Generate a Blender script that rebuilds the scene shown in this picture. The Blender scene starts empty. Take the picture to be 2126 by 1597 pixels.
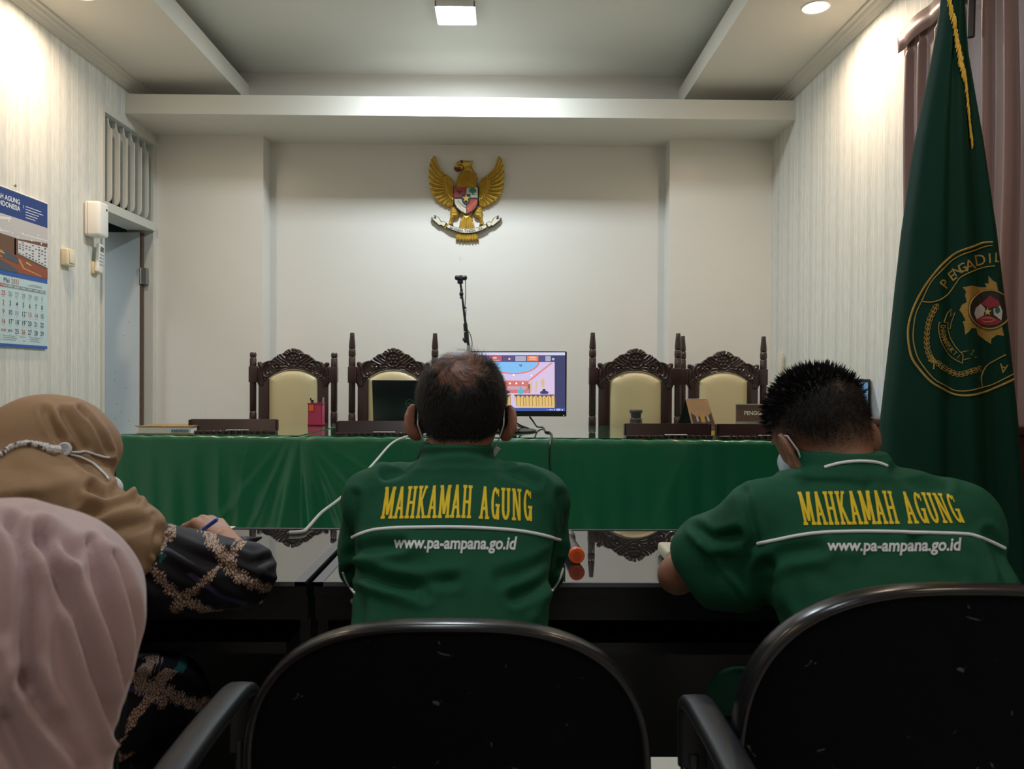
import bpy, bmesh, math, random
import numpy as np
from mathutils import Vector, Matrix, Euler
from mathutils.bvhtree import BVHTree
from math import pi, sin, cos, radians

SC = bpy.context.scene
COL = SC.collection
random.seed(7)
RNG = np.random.default_rng(11)

# ------------------------------------------------------------------ camera
CAM_Z = 1.18
FPX = 1600.0
cam_data = bpy.data.cameras.new('camera')
cam_data.sensor_width = 36.0
cam_data.lens = FPX / 2126 * 36.0
cam_data.clip_start = 0.05
cam_data.dof.use_dof = True
cam_data.dof.focus_distance = 2.8
cam_data.dof.aperture_fstop = 9.0
cam = bpy.data.objects.new('camera', cam_data)
COL.objects.link(cam)
CAM_R = (Matrix.Rotation(-0.01125, 3, 'Z') @ Matrix.Rotation(pi/2 - 0.0084, 3, 'X') @ Matrix.Rotation(0.006, 3, 'Z'))
cam.matrix_world = Matrix.Translation((0, 0, CAM_Z)) @ CAM_R.to_4x4()
SC.camera = cam

# ------------------------------------------------------------------ world, exposure
SC.view_settings.view_transform = 'Standard'
SC.view_settings.look = 'None'
SC.view_settings.exposure = 0.08
SC.view_settings.gamma = 1.0
SC.view_settings.use_curve_mapping = False
world = bpy.data.worlds.new('world'); SC.world = world
world.use_nodes = True
world.node_tree.nodes['Background'].inputs[0].default_value = (0.6, 0.7, 0.75, 1)
world.node_tree.nodes['Background'].inputs[1].default_value = 0.05

# ------------------------------------------------------------------ lamps of the room
def area_lamp(name, loc, size, power, color, spread=pi, shape='SQUARE'):
    L = bpy.data.lights.new(name, 'AREA'); L.shape = shape; L.size = size
    L.energy = power; L.color = color; L.spread = spread
    o = bpy.data.objects.new(name, L); COL.objects.link(o); o.location = loc
    return o
COOL = (0.82, 0.93, 1.0)
WARM = (1.0, 0.78, 0.58)
# main LED panels of the raised ceiling: the one in the picture and the ones overhead and behind
CEIL_PANELS = [(-0.257, 4.03, 34), (-0.257, 1.3, 9), (-0.257, -0.9, 4)]
for (x, y, p) in CEIL_PANELS:
    area_lamp('panel_lamp', (x, y, 3.055), 0.2, p, COOL)
DOWNS = [(-1.91, 3.50, 10), (1.43, 3.55, 10), (-1.91, 1.3, 5), (1.43, 1.3, 5), (-1.91, -0.9, 3), (1.43, -0.9, 3)]
for (x, y, p) in DOWNS:
    area_lamp('downlight_lamp', (x, y, 2.885), 0.09, p, WARM, spread=radians(158), shape='DISK')

area_lamp('passage_lamp', (-3.0, 4.30, 2.88), 0.2, 9, (0.90, 0.96, 1.0), spread=radians(85))

# ------------------------------------------------------------------ helpers
def W(px, py, d):
    """point of the room seen at pixel (px,py) at depth d (plane y=d)"""
    v = CAM_R @ Vector(((px - 1063.0) / FPX, -(py - 798.5) / FPX, -1.0))
    t = d / v.y
    return Vector((v.x * t, d, CAM_Z + v.z * t))
def to_photo(V):
    """photo pixel and depth of room points, to set the measured cloth folds where they are"""
    L = (np.asarray(V) - np.array([0, 0, CAM_Z])) @ np.array(CAM_R); z = -L[:, 2]
    return 1063 + FPX*L[:, 0]/z, 798.5 - FPX*L[:, 1]/z, z
def sight(px, py):
    return (CAM_R @ Vector(((px - 1063.0) / FPX, -(py - 798.5) / FPX, -1.0))).normalized()
def cast(bvh, px, py):
    """where the measured photo point lies on a surface that is already built"""
    return bvh.ray_cast(Vector((0, 0, CAM_Z)), sight(px, py))

MATS = {}
def mat(name, color, rough=0.6, metal=0.0, spec=0.5, bump=0.0, bscale=60.0, coat=0.0, vary=0.0, vscale=8.0, sheen=0.0, emit=None, estr=0.0, ior=None, bstretch=None, trans=0.0, alpha=1.0, coatr=0.03):
    if name in MATS: return MATS[name]
    m = bpy.data.materials.new(name); m.use_nodes = True
    nt = m.node_tree; b = nt.nodes['Principled BSDF']
    b.inputs['Base Color'].default_value = (*color, 1)
    b.inputs['Roughness'].default_value = rough
    b.inputs['Metallic'].default_value = metal
    b.inputs['Specular IOR Level'].default_value = spec
    if ior: b.inputs['IOR'].default_value = ior
    b.inputs['Coat Weight'].default_value = coat
    b.inputs['Coat Roughness'].default_value = coatr
    b.inputs['Sheen Weight'].default_value = sheen
    b.inputs['Transmission Weight'].default_value = trans
    b.inputs['Alpha'].default_value = alpha
    if emit:
        b.inputs['Emission Color'].default_value = (*emit, 1)
        b.inputs['Emission Strength'].default_value = estr
    tc = nt.nodes.new('ShaderNodeTexCoord')
    src = tc.outputs['Object']
    if bstretch:
        mp = nt.nodes.new('ShaderNodeMapping'); mp.inputs['Scale'].default_value = bstretch
        nt.links.new(src, mp.inputs['Vector']); src = mp.outputs['Vector']
    if bump > 0:
        n = nt.nodes.new('ShaderNodeTexNoise'); n.inputs['Scale'].default_value = bscale; n.inputs['Detail'].default_value = 4
        nt.links.new(src, n.inputs['Vector'])
        bp = nt.nodes.new('ShaderNodeBump'); bp.inputs['Strength'].default_value = bump; bp.inputs['Distance'].default_value = 0.004
        nt.links.new(n.outputs['Fac'], bp.inputs['Height']); nt.links.new(bp.outputs['Normal'], b.inputs['Normal'])
    if vary > 0:
        n = nt.nodes.new('ShaderNodeTexNoise'); n.inputs['Scale'].default_value = vscale; n.inputs['Detail'].default_value = 5
        nt.links.new(src, n.inputs['Vector'])
        mx = nt.nodes.new('ShaderNodeMix'); mx.data_type = 'RGBA'
        mx.inputs[6].default_value = (*[c * (1 - vary) for c in color], 1)
        mx.inputs[7].default_value = (*[min(1, c * (1 + vary)) for c in color], 1)
        nt.links.new(n.outputs['Fac'], mx.inputs[0]); nt.links.new(mx.outputs[2], b.inputs['Base Color'])
    MATS[name] = m
    return m

class MB:
    """collects shapes and builds them as one mesh object"""
    def __init__(s): s.v = []; s.f = []; s.mi = []
    def raw(s, v, f, mi=0):
        o = len(s.v); s.v += [tuple(map(float, p)) for p in v]
        s.f += [tuple(int(i) + o for i in q) for q in f]; s.mi += [mi] * len(f); return s
    def box(s, lo, hi, mi=0, M=None, bev=0.0):
        (x0, y0, z0), (x1, y1, z1) = lo, hi
        if bev > 0:
            bm = bmesh.new(); bmesh.ops.create_cube(bm, size=1)
            for v in bm.verts: v.co = Vector(((x0+x1)/2 + v.co.x*(x1-x0), (y0+y1)/2 + v.co.y*(y1-y0), (z0+z1)/2 + v.co.z*(z1-z0)))
            bmesh.ops.bevel(bm, geom=bm.edges[:], offset=bev, segments=3, affect='EDGES', profile=0.5)
            vs = [v.co.copy() for v in bm.verts]; bm.verts.index_update()
            fs = [[v.index for v in f.verts] for f in bm.faces]; bm.free()
        else:
            vs = [Vector(p) for p in ((x0,y0,z0),(x1,y0,z0),(x1,y1,z0),(x0,y1,z0),(x0,y0,z1),(x1,y0,z1),(x1,y1,z1),(x0,y1,z1))]
            fs = [(0,3,2,1),(4,5,6,7),(0,1,5,4),(1,2,6,5),(2,3,7,6),(3,0,4,7)]
        if M is not None: vs = [M @ v for v in vs]
        return s.raw(vs, fs, mi)
    def tube(s, pts, r, n=10, mi=0, closed=False, flat=None):
        pts = [Vector(p) for p in pts]; m = len(pts)
        rs = r if isinstance(r, (list, tuple)) else [r] * m
        up = Vector((0, 0, 1)); vs = []; prev = None
        for i, p in enumerate(pts):
            if closed: t = pts[(i+1) % m] - pts[i-1]
            else: t = pts[min(i+1, m-1)] - pts[max(i-1, 0)]
            t.normalize()
            if prev is None:
                a = t.cross(up)
                if a.length < 0.1: a = t.cross(Vector((1, 0, 0)))
                a.normalize()
            else:
                a = prev - t * prev.dot(t)
                if a.length < 1e-6: a = t.cross(up)
                a.normalize()
            prev = a; b = t.cross(a)
            for k in range(n):
                q = 2*pi*k/n
                vs.append(p + a*cos(q)*rs[i] + b*sin(q)*rs[i])
        fs = []
        for i in range(m if closed else m-1):
            j = (i+1) % m
            for k in range(n):
                l = (k+1) % n
                fs.append((i*n+k, i*n+l, j*n+l, j*n+k))
        if not closed:
            fs.append(tuple(range(n-1, -1, -1))); fs.append(tuple((m-1)*n+k for k in range(n)))
        return s.raw(vs, fs, mi)
    def lathe(s, prof, c=(0,0,0), n=24, mi=0, M=None):
        vs = []; fs = []
        for (r, z) in prof:
            for k in range(n):
                q = 2*pi*k/n; vs.append(Vector((c[0]+r*cos(q), c[1]+r*sin(q), c[2]+z)))
        for i in range(len(prof)-1):
            for k in range(n):
                l = (k+1) % n; fs.append((i*n+k, i*n+l, (i+1)*n+l, (i+1)*n+k))
        fs.append(tuple(range(n-1, -1, -1))); fs.append(tuple((len(prof)-1)*n+k for k in range(n)))
        if M is not None: vs = [M @ v for v in vs]
        return s.raw(vs, fs, mi)
    def prism(s, poly, O, U, V, N, t0, t1, mi=0):
        """2D polygon (u,v) placed at O with axes U,V and extruded from t0 to t1 along N"""
        O, U, V, N = Vector(O), Vector(U), Vector(V), Vector(N); m = len(poly)
        vs = [O + U*u + V*v + N*t0 for u, v in poly] + [O + U*u + V*v + N*t1 for u, v in poly]
        fs = [tuple(range(m-1, -1, -1)), tuple(range(m, 2*m))] + [(i, (i+1) % m, m+(i+1) % m, m+i) for i in range(m)]
        return s.raw(vs, fs, mi)
    def flat(s, poly, O, U, V, N, t, mi=0):
        O, U, V, N = Vector(O), Vector(U), Vector(V), Vector(N)
        return s.raw([O + U*u + V*v + N*t for u, v in poly], [tuple(range(len(poly)))], mi)
    def build(s, name, mats, parent=None, smooth=True, ang=40):
        me = bpy.data.meshes.new(name); me.from_pydata(s.v, [], s.f)
        if not isinstance(mats, (list, tuple)): mats = [mats]
        for m in mats: me.materials.append(m)
        if any(s.mi): me.polygons.foreach_set('material_index', s.mi)
        me.validate(); me.update()
        bm = bmesh.new(); bm.from_mesh(me); bmesh.ops.recalc_face_normals(bm, faces=bm.faces[:]); bm.to_mesh(me); bm.free()
        if smooth:
            me.polygons.foreach_set('use_smooth', [True] * len(me.polygons))
            if ang < 180: me.set_sharp_from_angle(angle=radians(ang))
        return link(name, me, parent)

def link(name, me, parent=None):
    o = bpy.data.objects.new(name, me); COL.objects.link(o)
    if parent is not None:
        o.parent = parent
        o.matrix_parent_inverse = PINV.get(parent.name, Matrix.Identity(4))
    return o
PINV = {}
def thing(name, label, cat, loc=(0, 0, 0), group=None, world_coords=True):
    """Empty at the thing's base; parts are authored in world coordinates unless world_coords is False"""
    o = bpy.data.objects.new(name, None); o.empty_display_size = 0.05; COL.objects.link(o)
    o.location = loc; o['label'] = label; o['category'] = cat
    if group: o['group'] = group
    if world_coords: PINV[o.name] = Matrix.Translation(-Vector(loc))
    return o
def tag(o, label, cat, group=None):
    o['label'] = label; o['category'] = cat
    if group: o['group'] = group
    return o
def struct(o): o['kind'] = 'structure'; return o
def copy_tree(o, parent=None):
    c = o.copy(); COL.objects.link(c)
    if parent is not None: c.parent = parent; c.matrix_parent_inverse = o.matrix_parent_inverse.copy()
    for ch in list(o.children): copy_tree(ch, c)
    return c

# text as flat polygons ------------------------------------------------
_txt = {}
def text2d(s, size=1.0, bold=0.0, align='CENTER', shear=0.0, xs=1.0):
    """list of 2D polygons of a string in the built-in face"""
    key = (s, bold, align, shear)
    if key not in _txt:
        cu = bpy.data.curves.new('t', 'FONT'); cu.body = s; cu.size = 1.0; cu.offset = bold
        cu.align_x = align; cu.shear = shear; cu.resolution_u = 3
        o = bpy.data.objects.new('t', cu); COL.objects.link(o)
        me = o.to_mesh()
        vs = [(v.co.x, v.co.y) for v in me.vertices]
        fs = [tuple(p.vertices) for p in me.polygons]
        o.to_mesh_clear(); bpy.data.objects.remove(o); bpy.data.curves.remove(cu)
        _txt[key] = [[vs[i] for i in f] for f in fs]
    return [[(x*size*xs, y*size) for x, y in p] for p in _txt[key]]

# ------------------------------------------------------------------ distance-field surfaces
def smin(a, b, k):
    if k <= 0: return np.minimum(a, b)
    h = np.clip(0.5 + 0.5*(b - a)/k, 0, 1)
    return b*(1-h) + a*h - k*h*(1-h)
class Field:
    def __init__(s, lo, hi, h):
        s.lo = np.array(lo, float); s.h = h
        s.n = np.ceil((np.array(hi, float) - s.lo)/h).astype(int) + 1
        s.f = np.full(s.n, 0.5, np.float32)
    def _sub(s, lo, hi):
        a = np.clip(np.floor((np.array(lo) - s.lo)/s.h).astype(int), 0, s.n)
        b = np.clip(np.ceil((np.array(hi) - s.lo)/s.h).astype(int) + 1, 0, s.n)
        if np.any(b <= a): return None
        ax = [(s.lo[i] + s.h*np.arange(a[i], b[i])).astype(np.float32) for i in range(3)]
        return (slice(a[0], b[0]), slice(a[1], b[1]), slice(a[2], b[2])), ax[0][:, None, None], ax[1][None, :, None], ax[2][None, None, :]
    def add(s, prim, k=0.0, cut=False):
        fn, lo, hi = prim; m = k + 3*s.h + 0.004
        q = s._sub(np.array(lo) - m, np.array(hi) + m)
        if q is None: return s
        sl, X, Y, Z = q; d = fn(X, Y, Z)
        if cut: s.f[sl] = -smin(-s.f[sl], d, k)
        else: s.f[sl] = smin(s.f[sl], d, k)
        return s
    def mesh(s):
        return nets(s.f, s.lo, s.h)
def nets(f, lo, h):
    """naive surface nets"""
    neg = f < 0
    a = [slice(0, -1), slice(1, None)]
    cnt = np.zeros(tuple(np.array(f.shape) - 1), np.int32)
    C = lambda i, j, k: (a[i], a[j], a[k])
    s8 = np.zeros(cnt.shape, np.int8)
    for i in (0, 1):
        for j in (0, 1):
            for k in (0, 1): s8 += neg[C(i, j, k)]
    act = (s8 > 0) & (s8 < 8)
    idx = np.argwhere(act)
    pos = np.zeros((len(idx), 3)); num = np.zeros(len(idx))
    corners = [(i, j, k) for i in (0, 1) for j in (0, 1) for k in (0, 1)]
    val = {c: f[idx[:, 0]+c[0], idx[:, 1]+c[1], idx[:, 2]+c[2]].astype(float) for c in corners}
    for c in corners:
        for ax in range(3):
            if c[ax] == 0:
                d = list(c); d[ax] = 1; d = tuple(d)
                A, B = val[c], val[d]; m = (A < 0) != (B < 0)
                t = np.where(m, A/np.where(m, A-B, 1), 0)
                p = np.array(c, float)[None, :] + np.eye(3)[ax][None, :]*t[:, None]
                pos += p*m[:, None]; num += m
    pos = pos/num[:, None]
    V = lo + (idx + pos)*h
    ids = -np.ones(cnt.shape, np.int64); ids[tuple(idx.T)] = np.arange(len(idx))
    Q = []
    for ax in range(3):
        o1, o2 = [(1, 2), (2, 0), (0, 1)][ax]
        s0 = [slice(None)]*3; s1 = [slice(None)]*3
        s0[ax] = slice(0, -1); s1[ax] = slice(1, None)
        e = neg[tuple(s0)] != neg[tuple(s1)]
        g = np.argwhere(e)
        g = g[(g[:, o1] > 0) & (g[:, o2] > 0) & (g[:, o1] < cnt.shape[o1]) & (g[:, o2] < cnt.shape[o2])]
        inside = neg[tuple(s0)][tuple(g.T)]
        def nid(d1, d2):
            q = g.copy(); q[:, o1] -= d1; q[:, o2] -= d2
            return ids[tuple(q.T)]
        q = np.stack([nid(1, 1), nid(0, 1), nid(0, 0), nid(1, 0)], 1)
        q[~inside] = q[~inside][:, ::-1]
        Q.append(q)
    Q = np.concatenate(Q); Q = Q[(Q >= 0).all(1)]
    return V, Q
def vnormals(V, Q):
    n = np.cross(V[Q[:, 2]] - V[Q[:, 0]], V[Q[:, 3]] - V[Q[:, 1]])
    N = np.zeros_like(V)
    for k in range(4): np.add.at(N, Q[:, k], n)
    return N/np.maximum(np.linalg.norm(N, axis=1), 1e-12)[:, None]
def relax(V, Q, it=2, w=0.5):
    for _ in range(it):
        S = np.zeros_like(V); c = np.zeros(len(V))
        for k in range(4):
            np.add.at(S, Q[:, k], V[Q[:, (k+1) % 4]] + V[Q[:, (k-1) % 4]]); np.add.at(c, Q[:, k], 2)
        V = V*(1-w) + w*S/np.maximum(c, 1)[:, None]
    return V
def np_obj(name, V, Q, m, parent=None, attr=None, smooth=True):
    me = bpy.data.meshes.new(name)
    me.from_pydata(V.tolist() if hasattr(V, 'tolist') else V, [], Q.tolist() if hasattr(Q, 'tolist') else Q)
    for mm in (m if isinstance(m, (list, tuple)) else [m]): me.materials.append(mm)
    if attr:
        for k, val in attr.items():
            at = me.attributes.new(k, 'FLOAT', 'POINT'); at.data.foreach_set('value', np.asarray(val, np.float32))
    if smooth: me.polygons.foreach_set('use_smooth', [True]*len(me.polygons))
    me.update()
    return link(name, me, parent)

def cap(a, b, ra, rb=None):
    a = np.array(a, float); b = np.array(b, float); rb = ra if rb is None else rb
    ab = b - a; L2 = max(float(ab @ ab), 1e-9)
    def fn(X, Y, Z):
        t = np.clip(((X-a[0])*ab[0] + (Y-a[1])*ab[1] + (Z-a[2])*ab[2])/L2, 0, 1)
        dx = X - (a[0]+ab[0]*t); dy = Y - (a[1]+ab[1]*t); dz = Z - (a[2]+ab[2]*t)
        return np.sqrt(dx*dx + dy*dy + dz*dz) - (ra + (rb-ra)*t)
    r = max(ra, rb)
    return fn, np.minimum(a, b) - r, np.maximum(a, b) + r
def ell(c, r, R=None):
    c = np.array(c, float); r = np.array(r, float)
    R = np.eye(3) if R is None else np.array(R)
    def fn(X, Y, Z):
        x, y, z = X-c[0], Y-c[1], Z-c[2]
        u = R[0, 0]*x + R[1, 0]*y + R[2, 0]*z; v = R[0, 1]*x + R[1, 1]*y + R[2, 1]*z; w = R[0, 2]*x + R[1, 2]*y + R[2, 2]*z
        k0 = np.sqrt((u/r[0])**2 + (v/r[1])**2 + (w/r[2])**2)
        k1 = np.sqrt((u/r[0]**2)**2 + (v/r[1]**2)**2 + (w/r[2]**2)**2)
        return k0*(k0-1)/np.maximum(k1, 1e-6)
    m = max(r)
    return fn, c - m, c + m
def stack(zs, cx, cy, rx, ry, n=2.4):
    """body of superelliptic sections stacked along z"""
    zs = np.array(zs, float); zf = np.linspace(zs[0], zs[-1], 200)
    def sm(v):
        v = np.interp(zf, zs, v); w = np.hanning(21); w /= w.sum()
        return np.convolve(np.pad(v, 10, mode='edge'), w, mode='valid')
    CX, CY, RX, RY = sm(cx), sm(cy), sm(rx), sm(ry)
    def fn(X, Y, Z):
        z = Z + 0*Z
        a = np.interp(z, zf, CX); b = np.interp(z, zf, CY); p = np.interp(z, zf, RX); q = np.interp(z, zf, RY)
        d = ((np.abs((X-a)/p))**n + (np.abs((Y-b)/q))**n + 1e-9)**(1/n)
        d = (d-1)*np.minimum(p, q)
        return np.maximum(d, np.maximum(zs[0]-Z, Z-zs[-1])).astype(np.float32)
    rX, rY = max(rx), max(ry)
    return fn, np.array([min(cx)-rX, min(cy)-rY, zs[0]]), np.array([max(cx)+rX, max(cy)+rY, zs[-1]])
def chain(F, pts, rs, k):
    for i in range(len(pts)-1): F.add(cap(pts[i], pts[i+1], rs[i], rs[i+1]), k)

def sdpoly(P, X, Z):
    """2D signed distance to a polygon, X,Z arrays"""
    P = np.array(P, float); d = np.full(np.broadcast(X, Z).shape, 1e9); s = np.ones(d.shape)
    n = len(P)
    for i in range(n):
        j = i-1
        ex, ez = P[j]-P[i]; wx = X-P[i][0]; wz = Z-P[i][1]
        t = np.clip((wx*ex + wz*ez)/max(ex*ex+ez*ez, 1e-12), 0, 1)
        bx = wx-ex*t; bz = wz-ez*t
        d = np.minimum(d, bx*bx+bz*bz)
        c1 = Z >= P[i][1]; c2 = Z < P[j][1]; c3 = ex*wz > ez*wx
        fl = (c1 & c2 & c3) | (~c1 & ~c2 & ~c3)
        s = np.where(fl, -s, s)
    return s*np.sqrt(d)
def catmull(pts, n=8, closed=True):
    pts = [np.array(p, float) for p in pts]; m = len(pts); out = []
    rng = range(m) if closed else range(m-1)
    for i in rng:
        if closed: p0, p1, p2, p3 = pts[i-1], pts[i], pts[(i+1) % m], pts[(i+2) % m]
        else: p0, p1, p2, p3 = pts[max(i-1, 0)], pts[i], pts[i+1], pts[min(i+2, m-1)]
        for k in range(n):
            t = k/n
            out.append(0.5*((2*p1) + (-p0+p2)*t + (2*p0-5*p1+4*p2-p3)*t*t + (-p0+3*p1-3*p2+p3)*t**3))
    if not closed: out.append(pts[-1])
    return [tuple(p) for p in out]
def relief(name, poly, hfun, h, back, m, parent=None, top=0.05, soft=0.0, xf=None, it=1):
    """carved piece: outline poly in (x,z), front face at y=-hfun(x,z), back at y=back. xf maps local points to the room"""
    P = np.array(poly); lo = P.min(0) - 3*h; hi = P.max(0) + 3*h
    xs = np.arange(lo[0], hi[0], h); zs = np.arange(lo[1], hi[1], h); ys = np.arange(-top-3*h, back+3*h, h)
    X, Z = np.meshgrid(xs, zs, indexing='ij')
    d = sdpoly(P, X, Z); H = hfun(X, Z, d)
    f = np.maximum(d[:, None, :], np.maximum(-H[:, None, :] - ys[None, :, None], ys[None, :, None] - back)).astype(np.float32)
    V, Q = nets(f, np.array([xs[0], ys[0], zs[0]]), h)
    if it: V = relax(V, Q, it, 0.5)
    if xf is not None: V = xf(V)
    return np_obj(name, V, Q, m, parent)

def grid_cut(polys, step, lo, hi):
    """cut 2D polygons by a grid so that they can follow a curved surface"""
    bm = bmesh.new()
    for p in polys:
        try: bm.faces.new([bm.verts.new((x, y, 0)) for x, y in p])
        except ValueError: pass
    for ax, no in ((0, (1, 0, 0)), (1, (0, 1, 0))):
        t = lo[ax] + step
        while t < hi[ax]:
            co = [0, 0, 0]; co[ax] = t
            bmesh.ops.bisect_plane(bm, geom=bm.verts[:]+bm.edges[:]+bm.faces[:], plane_co=co, plane_no=no, dist=1e-6)
            t += step
    bmesh.ops.triangulate(bm, faces=bm.faces[:])
    bm.verts.index_update()
    vs = [(v.co.x, v.co.y) for v in bm.verts]; fs = [[v.index for v in f.verts] for f in bm.faces]
    bm.free(); return vs, fs
def project(bvh, vs, fs, fmap, off, y0, direction=(0, 1, 0)):
    """lay flat shapes on a surface: fmap maps 2D to (x,z); rays start at y0"""
    out = []; ok = []; D = Vector(direction)
    for u, v in vs:
        h, n, i, dist = cast(bvh, *fmap(u, v))
        if h is None: out.append((0, 0, 0)); ok.append(False)
        else: out.append(tuple(h - D*off)); ok.append(abs(n.dot(D)) > 0.10)
    return out, [f for f in fs if all(ok[i] for i in f)]
# ------------------------------------------------------------------ the room
XL, XR, YB, YP, YF = -2.2, 1.70, 5.05, 4.90, -2.2   # side walls, recess wall, pilaster fronts, wall behind the camera
def wallpaper():
    m = bpy.data.materials.new('wallpaper'); m.use_nodes = True; nt = m.node_tree; N = nt.nodes.new; L = nt.links.new
    b = nt.nodes['Principled BSDF']; b.inputs['Roughness'].default_value = 0.62
    tc = N('ShaderNodeTexCoord'); sp = N('ShaderNodeSeparateXYZ'); L(tc.outputs['Object'], sp.inputs[0])
    def fr(per, off=0.0):
        a = N('ShaderNodeMath'); a.operation = 'MULTIPLY_ADD'; L(sp.outputs['Y'], a.inputs[0]); a.inputs[1].default_value = 1/per; a.inputs[2].default_value = off
        f = N('ShaderNodeMath'); f.operation = 'FRACT'; L(a.outputs[0], f.inputs[0]); return f.outputs[0]
    r = N('ShaderNodeValToRGB'); r.color_ramp.interpolation = 'CONSTANT'; e = r.color_ramp.elements
    A, B, D, E = (0.62, 0.62, 0.575, 1), (0.80, 0.775, 0.69, 1), (0.70, 0.685, 0.62, 1), (0.66, 0.65, 0.595, 1)
    stops = [(0, A), (.22, B), (.25, D), (.33, A), (.36, B), (.375, D), (.52, B), (.55, E), (.74, B), (.755, A), (.78, B), (.80, D), (.93, E)]
    e[0].position = 0; e[0].color = A; e[1].position = .22; e[1].color = B
    for p, c in stops[2:]:
        q = e.new(p); q.color = c
    L(fr(0.17), r.inputs[0])
    mp = N('ShaderNodeMapping'); mp.inputs['Scale'].default_value = (60, 60, 9); L(tc.outputs['Object'], mp.inputs[0])
    n = N('ShaderNodeTexNoise'); n.inputs['Scale'].default_value = 1.6; n.inputs['Detail'].default_value = 6; L(mp.outputs[0], n.inputs['Vector'])
    mx = N('ShaderNodeMix'); mx.data_type = 'RGBA'; mx.blend_type = 'MULTIPLY'; mx.inputs[0].default_value = 0.35
    cr = N('ShaderNodeValToRGB'); cr.color_ramp.elements[0].position = .38; cr.color_ramp.elements[0].color = (.72, .72, .72, 1); cr.color_ramp.elements[1].position = .6; cr.color_ramp.elements[1].color = (1, 1, 1, 1)
    L(n.outputs['Fac'], cr.inputs[0]); L(r.outputs[0], mx.inputs[6]); L(cr.outputs[0], mx.inputs[7]); L(mx.outputs[2], b.inputs['Base Color'])
    bp = N('ShaderNodeBump'); bp.inputs['Strength'].default_value = .25; bp.inputs['Distance'].default_value = .003
    L(n.outputs['Fac'], bp.inputs['Height']); L(bp.outputs[0], b.inputs['Normal'])
    return m
WP = wallpaper()
def wall_paint():
    """glossy cream paint, with scuffs where people lean and faint grey smudges"""
    m = bpy.data.materials.new('wall_paint'); m.use_nodes = True; nt = m.node_tree; N = nt.nodes.new; L = nt.links.new
    b = nt.nodes['Principled BSDF']; b.inputs['Roughness'].default_value = 0.30; b.inputs['Specular IOR Level'].default_value = 0.35
    tc = N('ShaderNodeTexCoord')
    mp = N('ShaderNodeMapping'); mp.inputs['Scale'].default_value = (1, 1, .6); L(tc.outputs['Object'], mp.inputs[0])
    n = N('ShaderNodeTexNoise'); n.inputs['Scale'].default_value = 5; n.inputs['Detail'].default_value = 8; n.inputs['Roughness'].default_value = .7; L(mp.outputs[0], n.inputs['Vector'])
    r = N('ShaderNodeValToRGB'); e = r.color_ramp.elements
    e[0].position = .25; e[0].color = (.50, .49, .46, 1); e[1].position = .32; e[1].color = (.72, .695, .645, 1)
    L(n.outputs['Fac'], r.inputs[0]); L(r.outputs[0], b.inputs['Base Color'])
    n2 = N('ShaderNodeTexNoise'); n2.inputs['Scale'].default_value = 3.5; n2.inputs['Detail'].default_value = 3; L(tc.outputs['Object'], n2.inputs['Vector'])
    bp = N('ShaderNodeBump'); bp.inputs['Strength'].default_value = .25; bp.inputs['Distance'].default_value = .02
    L(n2.outputs['Fac'], bp.inputs['Height']); L(bp.outputs[0], b.inputs['Normal'])
    return m
PAINT = wall_paint()
CEIL = mat('ceiling_paint', (.70, .70, .65), .7, vary=.03, vscale=2)
CEIL2 = mat('soffit_paint', (.70, .67, .60), .7, vary=.03, vscale=2)
FRAME = mat('door_frame_paint', (.60, .60, .55), .4, vary=.06, vscale=6)
DOORM = mat('door_paint', (.56, .61, .62), .35, vary=.06, vscale=5)
DARKGAP = mat('raw_wood', (.10, .06, .04), .8, vary=.5, vscale=40)

wl = MB()
wl.box((XL-.15, YF-.1, 0), (XL, 4.23, 3.2)).box((XL-.15, 4.23, 2.66), (XL, YB+.15, 3.2)).box((XL-.15, 4.90, 0), (XL, YB+.15, 2.66))
struct(wl.build('wall_left', WP, smooth=False))
struct(MB().box((XR, YF-.1, 0), (XR+.15, YB+.15, 3.2)).build('wall_right', WP, smooth=False))
struct(MB().box((XL-.15, YF-.25, 0), (XR+.15, YF-.1, 3.2)).build('wall_rear', PAINT, smooth=False))
wb = MB()
wb.box((XL, YB, 0), (XR, YB+.15, 2.75))                                 # the recessed middle
wb.box((XL, YP, 0), (-1.525, YB, 2.75)).box((1.05, YP, 0), (XR, YB, 2.75))      # pilasters
wb.box((XL, 4.88, 2.81), (XR, YB+.15, 3.2))
struct(wb.build('wall_back', PAINT, smooth=False))
struct(MB().box((XL-.15, YF-.25, 3.09), (XR+.15, YB+.15, 3.2)).build('ceiling', CEIL, smooth=False))
struct(MB().box((XL, 4.50, 2.70), (XR, YB+.01, 2.8125)).build('trim_1', CEIL2, smooth=False))   # beam below the ceiling
struct(MB().box((XL, YF-.1, 2.90), (-1.61, 4.88, 3.012)).build('trim_2', CEIL2, smooth=False))
struct(MB().box((1.10, YF-.1, 2.90), (XR, 4.88, 3.012)).build('trim_3', CEIL2, smooth=False))
for nm, x, s in (('trim_4', XL, 1), ('trim_5', XR, -1)):
    prof = [(0, 0), (.008, 0), (.010, .012), (.020, .016), (.024, .028), (.036, .034), (.040, .046), (.058, .048), (.058, .058), (0, .058)]
    mb = MB(); mb.prism([(s*a, b) for a, b in prof], (x, 0, 2.842), (1, 0, 0), (0, 0, 1), (0, 1, 0), YF-.1, 4.88)
    struct(mb.build(nm, CEIL2, smooth=False))
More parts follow.
